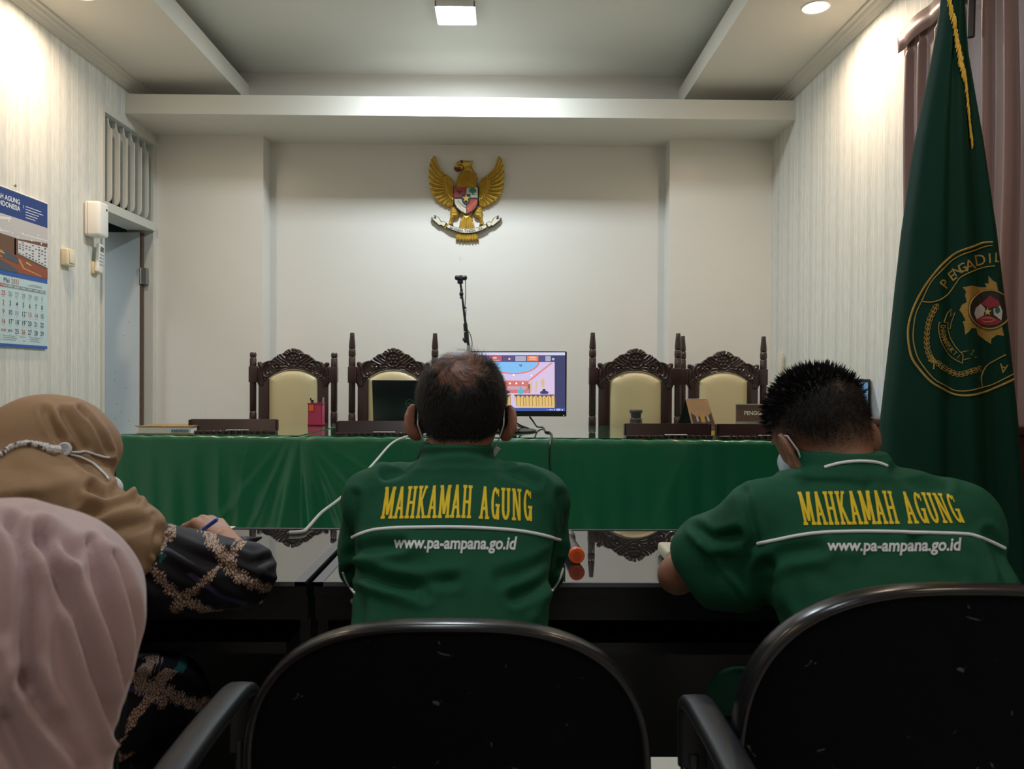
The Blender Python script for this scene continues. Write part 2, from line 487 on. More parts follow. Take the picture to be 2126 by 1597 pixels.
# floor tiles and the low platform the bench stands on
def tiles():
    m = mat('floor_tile', (.72, .72, .68), .18); nt = m.node_tree; N = nt.nodes.new; L = nt.links.new
    tc = N('ShaderNodeTexCoord'); br = N('ShaderNodeTexBrick'); br.offset = 0; br.inputs['Scale'].default_value = 2.5
    br.inputs['Color1'].default_value = (.74, .74, .70, 1); br.inputs['Color2'].default_value = (.70, .70, .66, 1); br.inputs['Mortar'].default_value = (.3, .3, .28, 1)
    br.inputs['Mortar Size'].default_value = .008; br.inputs['Brick Width'].default_value = 1; br.inputs['Row Height'].default_value = 1
    L(tc.outputs['Object'], br.inputs['Vector']); L(br.outputs['Color'], nt.nodes['Principled BSDF'].inputs['Base Color']); return m
TILE = tiles()
struct(MB().box((-3.6, YF-.25, -.1), (XR+.15, YB+.6, 0)).build('floor', TILE, smooth=False))
struct(MB().box((XL+.002, 3.02, 0), (XR-.002, YB-.002, .17)).build('floor_platform', TILE, smooth=False))

# passage behind the open door
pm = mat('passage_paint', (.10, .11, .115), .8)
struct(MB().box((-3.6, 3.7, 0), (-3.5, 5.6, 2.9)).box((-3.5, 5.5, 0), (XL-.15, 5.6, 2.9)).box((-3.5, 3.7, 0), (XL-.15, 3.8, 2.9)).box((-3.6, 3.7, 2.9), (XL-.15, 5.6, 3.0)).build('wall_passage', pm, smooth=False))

# door frame, transom with scalloped boards, door leaf
dr = MB()
dr.box((XL-.149, 4.2305, 0), (XL+.012, 4.255, 2.659))
dr.box((XL-.16, 4.855, 0), (XL+.004, 4.90, 2.66))
dr.box((XL-.14, 4.255, 2.625), (XL+.012, 4.90, 2.66))
dr.box((XL-.14, 4.255, 2.085), (XL+.02, 4.855, 2.135))
struct(dr.build('door_1', FRAME, smooth=False))
tf = thing('transom_screen', 'pale fretwork screen of upright scalloped boards above the open door', 'transom', (XL-.05, 4.55, 2.135))
for i in range(7):
    y = 4.338 + i*.0885
    z0, z1 = 2.133, 2.627; w = .037; r = .026
    # board seen from the room: flat, with a concave notch at the top and bottom of its room-side edge
    prof = [(-w, z0), (-r*.8, z0)] + [(-r*.8 + r*.8*sin(t), z0 + .045 - .045*cos(t) + .02) for t in np.linspace(0, pi/2, 6)]
    prof += [(0, z1-.065)] + [(-r*.8*sin(t), z1 - .065 + .055*(1-cos(t))) for t in np.linspace(0.2, pi/2, 6)] + [(-r*.8, z1), (-w, z1)]
    MB().prism(prof, (XL+.002, y, 0), (1, 0, 0), (0, 0, 1), (0, 1, 0), 0, .016).build('slat_board', FRAME, tf, smooth=False)
dt = thing('panel_door', 'grey-white door leaf standing open with small nail holes', 'door', (-2.62, 4.83, 0))
dl = MB().box((-2.99, 4.815, .01), (-2.262, 4.85, 2.07)).build('leaf', DOORM, dt, smooth=False)
MB().box((-2.262, 4.817, .01), (-2.250, 4.848, 2.07)).build('edge_strip', DARKGAP, dt, smooth=False)
hm = mat('hinge_steel', (.35, .36, .36), .35, .9)
for z in (1.80, .35):
    h = MB().tube([(-2.256, 4.812, z-.05), (-2.256, 4.812, z+.05)], .007, 10).box((-2.253, 4.812, z-.05), (-2.222, 4.854, z+.05))
    h.build('hinge', hm, dt)
nm_ = MB()
for _ in range(9):
    nm_.lathe([(.0024, 0), (.0024, .001)], n=6, M=Matrix.Translation((random.uniform(-2.42, -2.275), 4.815, random.uniform(.85, 1.55))) @ Matrix.Rotation(pi/2, 4, 'X'))
nm_.build('nail_mark', DARKGAP, dt)
MB().tube([(-2.93, 4.80, 1.0), (-2.93, 4.775, 1.0), (-2.83, 4.775, 1.0)], .009).build('handle', hm, dt)

# ceiling fittings
glow = mat('panel_glow', (1, 1, 1), .5, emit=(.88, .95, 1), estr=22)
glow_w = mat('downlight_glow', (1, 1, 1), .5, emit=(1, .80, .58), estr=28)
fit = mat('fitting_white', (.85, .85, .83), .4)
for i, (x, y, p) in enumerate(CEIL_PANELS):
    lab = ['square white LED panel on the raised ceiling above the bench', 'square LED panel on the raised ceiling overhead', 'square LED panel on the raised ceiling near the rear wall'][i]
    t = thing('ceiling_light', lab, 'ceiling light', (x, y, 3.09), 'LED panels of the raised ceiling')
    f = MB(); a = .100
    for u in (-1, 1):
        f.box((x+u*a-.004, y-a-.004, 3.064), (x+u*a+.004, y+a+.004, 3.09)); f.box((x-a, y+u*a-.004, 3.064), (x+a, y+u*a+.004, 3.09))
    f.build('frame', fit, t, smooth=False)
    MB().box((x-.096, y-.096, 3.060), (x+.096, y+.096, 3.078)).build('diffuser', glow, t, smooth=False)
for i, (x, y, p) in enumerate(DOWNS):
    side = 'left' if x < 0 else 'right'; wh = ['near the beam', 'over the seats', 'near the rear wall'][i//2]
    t = thing('downlight', 'round warm downlight in the %s lowered ceiling %s' % (side, wh), 'ceiling light', (x, y, 2.90), 'warm downlights of the lowered ceilings')
    MB().lathe([(.048, 0), (.062, -.002), (.064, .004), (.048, .004)], (x, y, 2.896), 32).build('ring', fit, t)
    MB().lathe([(.0, 0), (.047, 0), (.047, .003), (.0, .003)], (x, y, 2.892), 32).build('lamp_face', glow_w, t)

# ------------------------------------------------------------------ things on the left wall
# frame on the left wall: u runs along +y, v up, n into the room
U, V_, NN = (0, 1, 0), (0, 0, 1), (1, 0, 0)
white = mat('plastic_white', (.80, .79, .74), .35)
cream = mat('plastic_cream', (.72, .62, .42), .4)
# wall calendar
cx0, cx1, cz0, cz1 = 3.225, 3.725, 1.305, 2.0
cal = thing('wall_calendar', 'large blue and white wall calendar for May 2021 on the striped left wall', 'calendar', (XL, (cx0+cx1)/2, cz0))
O = (XL+.004, cx0, cz0); w_, h_ = cx1-cx0, cz1-cz0
def C(n, c, r=.45): return mat('print_'+n, c, r)
MB().prism([(0, 0), (w_, 0), (w_, h_), (0, h_)], O, U, V_, NN, 0, .006).build('sheet', C('pale', (.50, .64, .66)), cal, smooth=False)
def fl(name, polys, m, t, par=cal, O=O, U=U, V=V_, N=NN):
    mb = MB()
    for p in polys: mb.flat(p, O, U, V, N, t)
    return mb.build(name, m, par, smooth=False)
R4 = lambda a, b, c, d: [(a, b), (c, b), (c, d), (a, d)]
navy = C('navy', (.012, .045, .20)); blue = C('blue', (.02, .10, .38)); wht = C('white', (.75, .78, .80)); ink = C('ink', (.03, .05, .08)); red = C('red', (.45, .06, .04)); grey = C('grey', (.22, .28, .30))
yb0, yb1 = h_-.115, h_
fl('banner', [R4(0, yb0, w_, yb1)], navy, .0065)
fl('banner_text', [[(x+.290, y+h_-.050) for x, y in p] for p in text2d('MAHKAMAH AGUNG', .031, .02, 'RIGHT', xs=.95)] +
   [[(x+.290, y+h_-.080) for x, y in p] for p in text2d('REPUBLIK INDONESIA', .031, .02, 'RIGHT', xs=.95)], wht, .0071)
fl('small_text', [R4(.33, h_-.05-i*.0125, .33+l, h_-.047-i*.0125) for i, l in enumerate((.12, .135, .10, .09, .075))] + [[(x+.315, y+h_-.06) for x, y in p] for p in text2d('5', .02)], wht, .0071)
# the printed courtroom picture
py0, py1 = .335, yb0
hpic = py1-py0
pk = lambda pts: [(x*w_, py0 + y*hpic) for x, y in pts]
fl('picture_ceiling', [pk([(0, .45), (1, .40), (1, 1), (0, 1)])], C('pceil', (.52, .50, .50)), .0066)
fl('picture_cove', [pk([(.12+.88*t, .62+.30*t-.16*t*t) for t in np.linspace(0, 1, 14)] + [(1-.88*t, .72-.04*t+.02) for t in np.linspace(0, 1, 6)]),
                     pk([(0, .80), (.45, .93), (.45, .98), (0, .86)])], C('pcove', (.72, .71, .70)), .0069)
fl('picture_wall', [pk([(0, .38), (.52, .30), (.52, .63), (0, .66)]), pk([(.5, .30), (1, .18), (1, .70), (.5, .62)])], C('pwood', (.14, .065, .04)), .0070)
fl('picture_lamps', [pk([(a+.012*cos(q), b+.018*sin(q)) for q in np.linspace(0, 2*pi, 9)[:-1]]) for a, b in ((.08, .86), (.17, .68), (.3, .72), (.42, .9), (.47, .7), (.62, .75), (.75, .67), (.85, .8), (.9, .66), (.55, .66))], wht, .0073)
fl('picture_screen', [pk([(.55, .36), (1, .22), (1, .62), (.55, .60)])], C('pscreen', (.62, .62, .63)), .0074)
tl = []
for i in range(9):
    for j in range(6):
        a = .56 + i*.048; lo = .36-.14*(a-.55)/.45; hi = .60+.02*(a-.55)/.45
        if random.random() < .62: tl.append(pk([(a, lo+(hi-lo)*(j/6+.03)), (a+.03, lo+(hi-lo)*(j/6+.03)), (a+.03, lo+(hi-lo)*((j+random.uniform(.4, .9))/6)), (a, lo+(hi-lo)*((j+.6)/6))]))
fl('picture_tiles', tl, C('ptile', (.12, .13, .15)), .0077)
fl('picture_desks', [pk([(0, 0), (1, 0), (1, .17), (.6, .30), (.3, .36), (0, .42)])], C('pdesk', (.27, .07, .03)), .0076)
fl('picture_desk_edges', [pk([(.0, .30), (.5, .18), (.5, .195), (.0, .325)]), pk([(.55, .25), (.62, .1), (.9, .02), (.9, .04), (.64, .12), (.58, .26)]), pk([(.3, .34), (.55, .24), (.55, .25), (.3, .355)])], C('pedge', (.55, .25, .12)), .0079)
fl('picture_chairs', [pk([(.14, .05), (.16, .20), (.22, .22), (.55, .05), (.55, 0), (.2, 0)]), pk([(.33, .22), (.34, .34), (.38, .35), (.55, .27), (.56, .16)]), pk([(.02, .35), (.07, .44), (.12, .40), (.16, .28), (.08, .27)])], C('pchair', (.07, .08, .10)), .0081)
fl('picture_folders', [pk([(.06, .26), (.12, .25), (.13, .28), (.08, .30)]), pk([(.66, .22), (.74, .18), (.74, .2), (.67, .24)]), pk([(.3, .31), (.36, .29), (.36, .31), (.3, .33)])], C('pfold', (.55, .60, .18)), .0082)
fl('blue_rule', [R4(0, py0-.022, w_, py0)], blue, .0066)
fl('foot_rule', [R4(0, 0, w_, .014)], blue, .0066)
fl('month_title', [[(x+.175, y+.283) for x, y in p] for p in text2d('Mei', .032, .0, 'LEFT', xs=.9)], ink, .0068)
fl('year_title', [[(x+.228, y+.283) for x, y in p] for p in text2d('2021', .032, .0, 'LEFT', xs=.9)], C('orange', (.45, .13, .05)), .0068)
gx = lambda c: .175 + .047*c
fl('weekday_bar', [R4(.19, .262, .485, .277)], grey, .0068)
fl('sunday_bar', [R4(.152, .262, .19, .277)], red, .0068)
fl('weekday_text', [[(x+gx(c), y+.266) for x, y in p] for c, s in enumerate(('MINGGU', 'SENIN', 'SELASA', 'RABU', 'KAMIS', 'JUMAT', 'SABTU')) for p in text2d(s, .0105, .01)], wht, .0071)
rows = [('25', '26', '27', '28', '29', '30', '1'), ('2', '3', '4', '5', '6', '7', '8'), ('9', '10', '11', '12', '13', '14', '15'), ('16', '17', '18', '19', '20', '21', '22'), ('23/30', '24/31', '25', '26', '27', '28', '29')]
dk, rd, gy, ln = [], [], [], []
for r, row in enumerate(rows):
    for c, s in enumerate(row):
        z = .225 - r*.041
        sz = .016 if '/' in s else .031
        P = [[(x+gx(c), y+z+(.006 if '/' in s else 0)) for x, y in p] for p in text2d(s, sz, .008, xs=.9)]
        if r == 0 and c < 6: (rd if c == 0 else gy).extend(P)
        elif c == 0 or s in ('13', '26', '14'): rd.extend(P)
        else: dk.extend(P)
        ln.append(R4(gx(c)-.008, z-.008, gx(c)+.008, z-.0068))
for s in (3, 1, 2, 3):
    pass
for c, r in ((3, 2), (1, 3), (2, 3), (3, 3)): dk.append(R4(gx(c)+.019, .225-r*.041+.018, gx(c)+.023, .225-r*.041+.022))
fl('dates', dk, ink, .0068); fl('holiday_dates', rd, red, .0068); fl('previous_month_dates', gy, C('fade', (.28, .36, .38)), .0068)
fl('footnotes', ln + [R4(.14+a, .030+i*.0085, .14+a+l, .0325+i*.0085) for a, l, i in ((0, .02, 0), (.03, .09, 0), (.03, .10, 1), (.03, .085, 2), (0, .015, 2), (.17, .02, 0), (.22, .08, 0), (.22, .07, 1), (.22, .085, 2), (.15, .04, 2))] + [R4(.37, .292, .455, .2945), R4(.35, .286, .455, .2885)], grey, .0069)
bar = MB().tube([(XL+.008, cx0-.003, cz1+.002), (XL+.008, cx1+.003, cz1+.002)], .004, 8)
bar.tube([(XL+.008, 3.475+.016*cos(a), cz1+.010+.013*sin(a)) for a in np.linspace(0, pi, 9)], .0018, 6)
bar.build('hanging_bar', white, cal)
nl = MB().tube([(XL-.002, 3.475, cz1+.024), (XL+.016, 3.475, cz1+.026)], .0025, 8).tube([(XL+.014, 3.475, cz1+.026), (XL+.017, 3.475, cz1+.026)], .006, 10)
tag(nl.build('wall_nail', hm), 'small nail from which the wall calendar hangs', 'nail')
# light switch
y0 = W(139, 535, 3.89); sy, sz_ = 3.89, y0.z
sw = thing('light_switch', 'small square cream light switch between the calendar and the door', 'switch', (XL, sy, sz_))
MB().box((XL, sy-.038, sz_-.043), (XL+.034, sy+.038, sz_+.043), bev=.007).build('back_box', cream, sw)
MB().box((XL+.034, sy-.020, sz_-.030), (XL+.040, sy+.024, sz_+.026), bev=.003).build('rocker', mat('switch_rocker', (.72, .68, .52), .35), sw)
# air freshener dispenser
p = W(222, 459, 4.14); fz = p.z
fr_ = thing('air_freshener', 'white automatic air freshener dispenser by the door head', 'air freshener', (XL, 4.14, fz))
MB().box((XL, 4.06, fz-.092), (XL+.085, 4.16, fz+.092), bev=.016).build('case', white, fr_)
MB().box((XL+.02, 4.056, fz-.085), (XL+.022, 4.164, fz+.085), bev=.001).build('seam', mat('seam_grey', (.35, .35, .33), .5), fr_)
MB().lathe([(.006, 0), (.006, .004)], n=12, M=Matrix.Translation((XL+.083, 4.13, fz+.055)) @ Matrix.Rotation(pi/2, 4, 'Y')).build('nozzle', mat('dark_plastic', (.02, .02, .022), .4), fr_)
# air conditioner remote in its wall holder
p = W(212, 537, 4.17); rz = p.z
rm = thing('remote_control', 'slim white air conditioner remote in a holder below the freshener', 'remote control', (XL, 4.17, rz))
Mr = Matrix.Translation((XL+.03, 4.165, rz)) @ Matrix.Rotation(radians(-7), 4, 'X')
MB().box((-.010, -.026, -.078), (.010, .026, .078), bev=.007, M=Mr).build('remote_body', white, rm)
MB().box((.0095, -.016, .035), (.0112, .016, .062), M=Mr).build('display', mat('lcd', (.10, .13, .12), .3), rm)
k = MB()
for i in range(4):
    for j in (-1, 0, 1): k.box((.0095, j*.013-.004, .015-i*.018), (.012, j*.013+.004, .022-i*.018), M=Mr)
k.build('keypad', mat('keys', (.35, .40, .40), .5), rm)
MB().box((XL, 4.136, rz-.085), (XL+.018, 4.196, rz-.02), bev=.004).build('holder', cream, rm)

# ------------------------------------------------------------------ curtain on the right wall
def curtain():
    t = thing('curtain', 'brown pleated satin curtain hanging from a rod on the right wall', 'curtain', (XR, 2.4, 0))
    cm = mat('curtain_satin', (.22, .115, .095), .42, spec=.5, bump=.15, bscale=220, vary=.12, vscale=3, sheen=.3)
    zt, zb = 2.62, .35; n = 420; ys = np.linspace(1.2, 3.19, n); zs = np.concatenate([np.linspace(zb, zt-.12, 26), np.linspace(zt-.11, zt, 6)])
    fold = np.zeros(n); random.seed(3)
    edges = []; y = 1.2
    while y < 3.2: edges.append(y); y += random.uniform(.085, .16)
    V = []; Q = []
    for j, z in enumerate(zs):
        q = (zt - z)/(zt-zb)
        for i, y in enumerate(ys):
            f = 0
            for e in edges:
                u = (y-e)/.055
                if -.2 < u < 1: f += (.5-.5*cos(2*pi*max(0, min(1, (u+.2)/1.2))))*.045
            f += .010*sin(9*y+3*q) + .004*sin(31*y+2*z)
            if z > zt-.10: f = f*.45+.012
            V.append((XR-.04-f*(.55+.6*q) - .004*sin(z*5+y*3), y, z + (.006*sin(40*y) if j == len(zs)-1 else 0)))
    for j in range(len(zs)-1):
        for i in range(n-1): Q.append((j*n+i, j*n+i+1, (j+1)*n+i+1, (j+1)*n+i))
    o = np_obj('cloth', V, Q, cm, t); md = o.modifiers.new('s', 'SOLIDIFY'); md.thickness = .002
    hb = MB()
    hv = []
    for z in (zt-.085, zt-.005):
        for i in range(0, n, 3): hv.append((XR-.066-.012*abs(sin(ys[i]*16))-(.0 if z < zt-.05 else .004), ys[i], z+.006*sin(ys[i]*9)))
    m_ = len(hv)//2
    hb.raw(hv, [(i, i+1, m_+i+1, m_+i) for i in range(m_-1)])
    h = hb.build('heading_band', mat('curtain_band', (.26, .13, .10), .4, sheen=.3), t, ang=180); md = h.modifiers.new('s', 'SOLIDIFY'); md.thickness = .004
    MB().tube([(XR-.045, 1.15, zt+.012), (XR-.045, 3.21, zt+.012)], .009, 12).build('rod', mat('rod_steel', (.6, .6, .58), .3, .9), t)
    b = MB()
    for y in (1.4, 2.72): b.box((XR-.06, y-.015, zt-.02), (XR, y+.015, zt+.03))
    b.build('bracket', mat('dark_plastic', (.02, .02, .022), .4), t)
    MB().tube([(XR-.085, 2.66, zt), (XR-.088, 2.66, zt-.25)], .012, 8).build('tie_strap', mat('dark_plastic', (.02, .02, .022), .4), t)
curtain()
# ------------------------------------------------------------------ furniture
def Wz(px, py, z):
    v = CAM_R @ Vector(((px - 1063.0)/FPX, -(py - 798.5)/FPX, -1.0)); t = (z - CAM_Z)/v.z
    return Vector((v.x*t, v.y*t, z))
def seg_d(pts, X, Z):
    d = np.full(np.broadcast(X, Z).shape, 1e9)
    for (a, b), (c, e) in zip(pts[:-1], pts[1:]):
        L = max((c-a)**2 + (e-b)**2, 1e-12)
        t = np.clip(((X-a)*(c-a) + (Z-b)*(e-b))/L, 0, 1)
        d = np.minimum(d, np.hypot(X-a-(c-a)*t, Z-b-(e-b)*t))
    return d
WOODD = mat('dark_mahogany', (.028, .010, .009), .28, spec=.5, bump=.15, bscale=35, vary=.35, vscale=14, coat=.35, coatr=.18)
LEATH = mat('cream_leather', (.56, .47, .27), .42, bump=.1, bscale=120, vary=.04, vscale=5)

# --- carved chairs of the bench: local frame, x across, -y towards the room, z up from the platform
S_ = .000386
cx_ = lambda x: (x-840)*S_
cz_ = lambda y: 1.181 - (y-355)*S_
def mirror(left): return left + [(1680-x, y) for x, y in left[::-1]]
outer = [(840, 352), (815, 358), (795, 372), (770, 368), (745, 378), (722, 398), (703, 405), (692, 430), (660, 440), (632, 447), (600, 455), (585, 480), (560, 492), (538, 508), (515, 528), (500, 548), (450, 552), (400, 570), (370, 590), (350, 580), (335, 568), (308, 565), (290, 585), (288, 610), (298, 628), (278, 640), (270, 665), (283, 690), (278, 740), (280, 820), (276, 885), (292, 905), (303, 940), (335, 958), (375, 955), (392, 930), (392, 890), (412, 858), (458, 820)]
inner = [(500, 785), (560, 752), (640, 715), (740, 690)]
poly_l = outer + inner
crest_poly = poly_l + [(840, 683)] + [(1680-x, y) for x, y in poly_l[::-1]][:-1]
crest_poly = [(cx_(x), cz_(y)) for x, y in crest_poly]
def crest_h(X, Z, d):
    H = np.full(X.shape, .010) + .006*np.clip(-d/.006, 0, 1)
    XA = -np.abs(X)
    def px(pts): return [(cx_(x), cz_(y)) for x, y in pts]
    def ridge(pts, w, a, cm=True):
        nonlocal H
        P = px(catmull(pts, 6, False) if cm else pts); H = np.maximum(H, .014 + a*np.exp(-(seg_d(P, XA, Z)/w)**2))
    def bead(x, y, r, a):
        nonlocal H
        q = 1 - ((XA-cx_(x))**2 + (Z-cz_(y))**2)/r**2
        H = np.maximum(H, .014 + a*np.sqrt(np.clip(q, 0, 1)))
    rr = np.hypot(X, Z-cz_(528)); H = np.maximum(H, .012 + .012*np.exp(-((rr-.043)/.0045)**2))       # medallion ring
    H = np.where(rr < .040, .012 + .003*(1-rr/.04), H)
    for k in range(6):
        a = k*pi/3; H = np.maximum(H, .012 + .011*np.sqrt(np.clip(1-((X-.022*cos(a))**2 + (Z-cz_(528)-.022*sin(a))**2)/.0085**2, 0, 1)))
    H = np.maximum(H, .012 + .013*np.sqrt(np.clip(1-rr**2/.009**2, 0, 1)))
    for k, (x, y) in enumerate(((840, 372), (783, 383), (735, 405), (706, 438))):                          # shell lobes over the medallion
        ridge([(x, y), ((x*2+840)/3, (y*2+470)/3)], .0075, .010)
    for (a, b, c) in (((600, 465), (650, 520), (715, 560)), ((555, 500), (620, 545), (700, 600)), ((640, 452), (690, 490), (722, 520)), ((515, 540), (580, 575), (660, 610))):
        ridge([a, b, c], .006, .010)
    ridge([(500, 560), (430, 575), (385, 640), (370, 720), (395, 790), (440, 800)], .006, .010)
    ridge([(470, 600), (430, 650), (425, 720), (455, 760), (495, 740)], .005, .009)
    ridge([(320, 600), (345, 640), (330, 720), (345, 800), (335, 870), (350, 930)], .006, .010)
    ridge([(300, 660), (305, 740), (310, 820), (305, 880)], .0045, .008)
    ridge([(385, 800), (365, 850), (375, 920)], .005, .009)
    ridge([(520, 640), (560, 690), (620, 690), (650, 650), (600, 600), (545, 615)], .0045, .009)
    ridge([(650, 650), (720, 640), (780, 665), (840, 668)], .004, .007)
    ridge([(455, 795), (560, 730), (650, 700), (740, 676), (840, 668)], .0035, .006)
    for b in ((588, 652, .0125, .016), (740, 645, .006, .008), (490, 735, .006, .009), (545, 712, .005, .008), (405, 845, .006, .009), (300, 805, .005, .008), (318, 592, .010, .010), (430, 770, .006, .009)): bead(*b)
    return H
def turned(mb, x, tall):
    """post beside the backrest, turned with grooves and a square block"""
    z = cz_
    if tall: top = [(.0115, z(130)), (.0125, z(135)), (.0140, z(200)), (.0175, z(280)), (.0190, z(330)), (.0190, z(362)), (.0150, z(372)), (.0195, z(385)), (.0208, z(430)), (.0205, z(478)), (.0160, z(488)), (.0198, z(500)), (.0200, z(642))]
    else: top = [(.008, z(418)), (.015, z(422)), (.0185, z(436)), (.0200, z(460)), (.0190, z(490)), (.0150, z(500)), (.0195, z(515)), (.0200, z(642))]
    mb.lathe(top[::-1], (x, 0, 0), 20)
    s = -1 if x < 0 else 1
    mb.box((min(x-.021, x-s*.030), -.022, z(885)), (max(x+.021, x-s*.030), .022, z(640)), bev=.002)
    mb.lathe([(.022, 0), (.024, .05), (.021, .10), (.024, .40), (.021, .44), (.021, z(1460)), (.0205, z(1362)), (.0165, z(1346)), (.0195, z(1330)), (.0195, z(885))], (x, 0, 0), 20)
def bench_chair(tall=True):
    t = bpy.data.objects.new('carved_chair', None); COL.objects.link(t); t.empty_display_size = .05
    for x in (-.2415, .2415):
        mb = MB(); turned(mb, x, tall); mb.build('post', WOODD, t)
    relief('crest_rail', crest_poly, crest_h, .0028, .016, WOODD, t, top=.03)
    for s in (-1, 1):
        a, b = sorted((s*.147, s*.207))
        MB().box((a, -.012, .40), (b, .016, cz_(830)), bev=.003).build('stile', WOODD, t)
    pan = [(cx_(x), cz_(y)) for x, y in [(462, 1700), (462, 822), (500, 790), (560, 757), (640, 720), (740, 695), (840, 688), (940, 695), (1040, 720), (1120, 757), (1180, 790), (1218, 822), (1218, 1700)]]
    def ph(X, Z, d): return .002 + .030*(1-np.exp(np.clip(d, -1, 0)/.016))
    relief('back_cushion', pan, ph, .005, .012, LEATH, t, top=.036)
    mb = MB(); mb.box((-.26, -.50, .36), (.26, .02, .42), bev=.006); mb.build('seat_frame', WOODD, t)
    MB().box((-.235, -.48, .415), (.235, -.03, .475), bev=.025).build('seat_cushion', LEATH, t)
    for s in (-1, 1):
        MB().lathe([(.018, 0), (.024, .06), (.019, .12), (.026, .3), (.026, .37)], (s*.235, -.465, 0), 16).build('leg', WOODD, t)
        MB().tube([(s*.245, -.01, .63), (s*.262, -.2, .655), (s*.262, -.40, .645), (s*.262, -.46, .62)], [.018, .021, .024, .019], 12).lathe([(.014, .40), (.020, .48), (.014, .53), (.018, .62)], (s*.255, -.42, 0), 14).build('armrest', WOODD, t)
    MB().box((-.235, -.01, .10), (.235, .01, .14), bev=.003).build('stretcher', WOODD, t)
    return t
chA = bench_chair(True)
chs = bench_chair(False)
CHAIRS = [(chs, 610, 4.66, 'carved dark wood chair with low rounded posts, left end of the bench'),
          (chA, 817, 4.50, 'carved dark wood chair with tall finials behind the laptop'),
          (None, 1319, 4.33, 'tall carved chair behind the stamp jar, nearer of the two on the right'),
          (None, 1501, 4.60, 'carved high-back chair behind the desk calendar by the right wall')]
for i, (o, px, d, lab) in enumerate(CHAIRS):
    if o is None: o = copy_tree(chA)
    p = W(px, 760, d); o.location = (p.x, d, .17); o.rotation_euler = (0, 0, radians((2, -1, 1, -1)[i]))
    tag(o, lab, 'chair', 'carved chairs behind the bench')

# --- long bench: three tables under two green cloths
TR = Matrix.Translation((0, 3.345, 0)) @ Matrix.Rotation(-.045, 4, 'Z')
TZ, TD = .918, .93
tw = mat('table_wood', (.10, .05, .03), .5, vary=.2)
for i, (a, b) in enumerate(((-1.70, -.92), (-.90, .36), (.38, 1.60))):
    t = thing('bench_table', ['left', 'middle', 'right'][i] + ' wooden table hidden under the green cloth of the bench', 'table', TR @ Vector(((a+b)/2, TD/2, .17)), 'tables of the bench')
    MB().box((a, .02, TZ-.035), (b, TD-.02, TZ-.006), M=TR).build('tabletop', tw, t, smooth=False)
    MB().box((a+.04, .06, TZ-.12), (b-.04, TD-.06, TZ-.035), M=TR).build('apron', tw, t, smooth=False)
    for x in (a+.05, b-.05):
        for y in (.07, TD-.07): MB().box((x-.03, y-.03, .17), (x+.03, y+.03, TZ-.12), M=TR).build('leg', tw, t, smooth=False)
def satin():
    m = mat('green_satin', (.005, .135, .056), .34, spec=.55, bump=.12, bscale=9, vary=.07, vscale=4, coat=.35, coatr=.12); return m
SATIN = satin()
def cloth(a, b, folds, name, label, side=None):
    n = int((b-a)/.008)+1; xs = np.linspace(a, b, n)
    path = [(TD+.012, TZ-.09), (TD+.012, TZ-.05), (TD+.010, TZ-.012), (TD, TZ)] + [(y, TZ) for y in np.linspace(TD-.05, .02, 9)] + [(.004, TZ-.0005), (-.004, TZ-.003), (-.008, TZ-.009)] + [(-.010, z) for z in np.linspace(TZ-.02, .19, 60)]
    V = []; Q = []
    for (y, z) in path:
        q = max(0, TZ-.01-z) if y < 0 else 0
        for x in xs:
            dy = 0; dx = 0
            if q > 0:
                for (x0, s, w, am) in folds:
                    u = (x - x0 - s*q)/(w*(.25+q*1.6)); dy -= am*min(1, q*2.2)*math.exp(-u*u)
                dy += .004*sin(23*x+1.5*q)*min(1, q*3) + .0025*sin(61*x-3*q)*min(1, q*3)
            else: dy += .0008*sin(43*x)
            zz = z + (.0012*sin(37*x)+.0009*sin(97*x) if z > TZ-.02 else 0)
            V.append(TR @ Vector((x, y+dy, zz)))
    m = len(path)
    for j in range(m-1):
        for i in range(n-1): Q.append((j*n+i, (j+1)*n+i, (j+1)*n+i+1, j*n+i+1))
    if side is not None:
        o0 = len(V); ys = np.linspace(-.008, TD+.01, 90); zs = [TZ, TZ-.004, TZ-.012] + list(np.linspace(TZ-.03, .19, 24))
        for z in zs:
            for y in ys:
                q = TZ-z; V.append(TR @ Vector((side - (.0 if q < .001 else .006) - .018*min(1, q*2)*(.5+.5*sin(y*26+q*2)), y, z)))
        k = len(ys)
        for j in range(len(zs)-1):
            for i in range(k-1): Q.append((o0+j*k+i, o0+j*k+i+1, o0+(j+1)*k+i+1, o0+(j+1)*k+i))
    o = np_obj(name, V, Q, SATIN)
    o.data.set_sharp_from_angle(angle=radians(50))
    tag(o, label, 'tablecloth', 'green cloths of the bench'); return o
cloth(-1.706, -.884, [(-.90, -.16, .05, .05), (-.93, -.42, .03, .018), (-1.25, .02, .03, .012), (-1.12, -.1, .025, .007), (-1.55, .03, .05, .010), (-.96, -.75, .04, .010)], 'tablecloth', 'shorter glossy green cloth on the left end of the bench', -1.706)
cloth(-.886, 1.63, [(-.875, .14, .045, .05), (-.86, .45, .03, .020), (-.86, .85, .04, .014), (-.80, 1.5, .05, .010), (-.55, .0, .03, .010), (.02, .0, .03, .012), (.30, .25, .04, .008), (.80, -.4, .04, .008), (1.15, .05, .035, .009), (1.4, .0, .05, .009)], 'tablecloth', 'long glossy green cloth over the middle and right of the bench', 1.63)
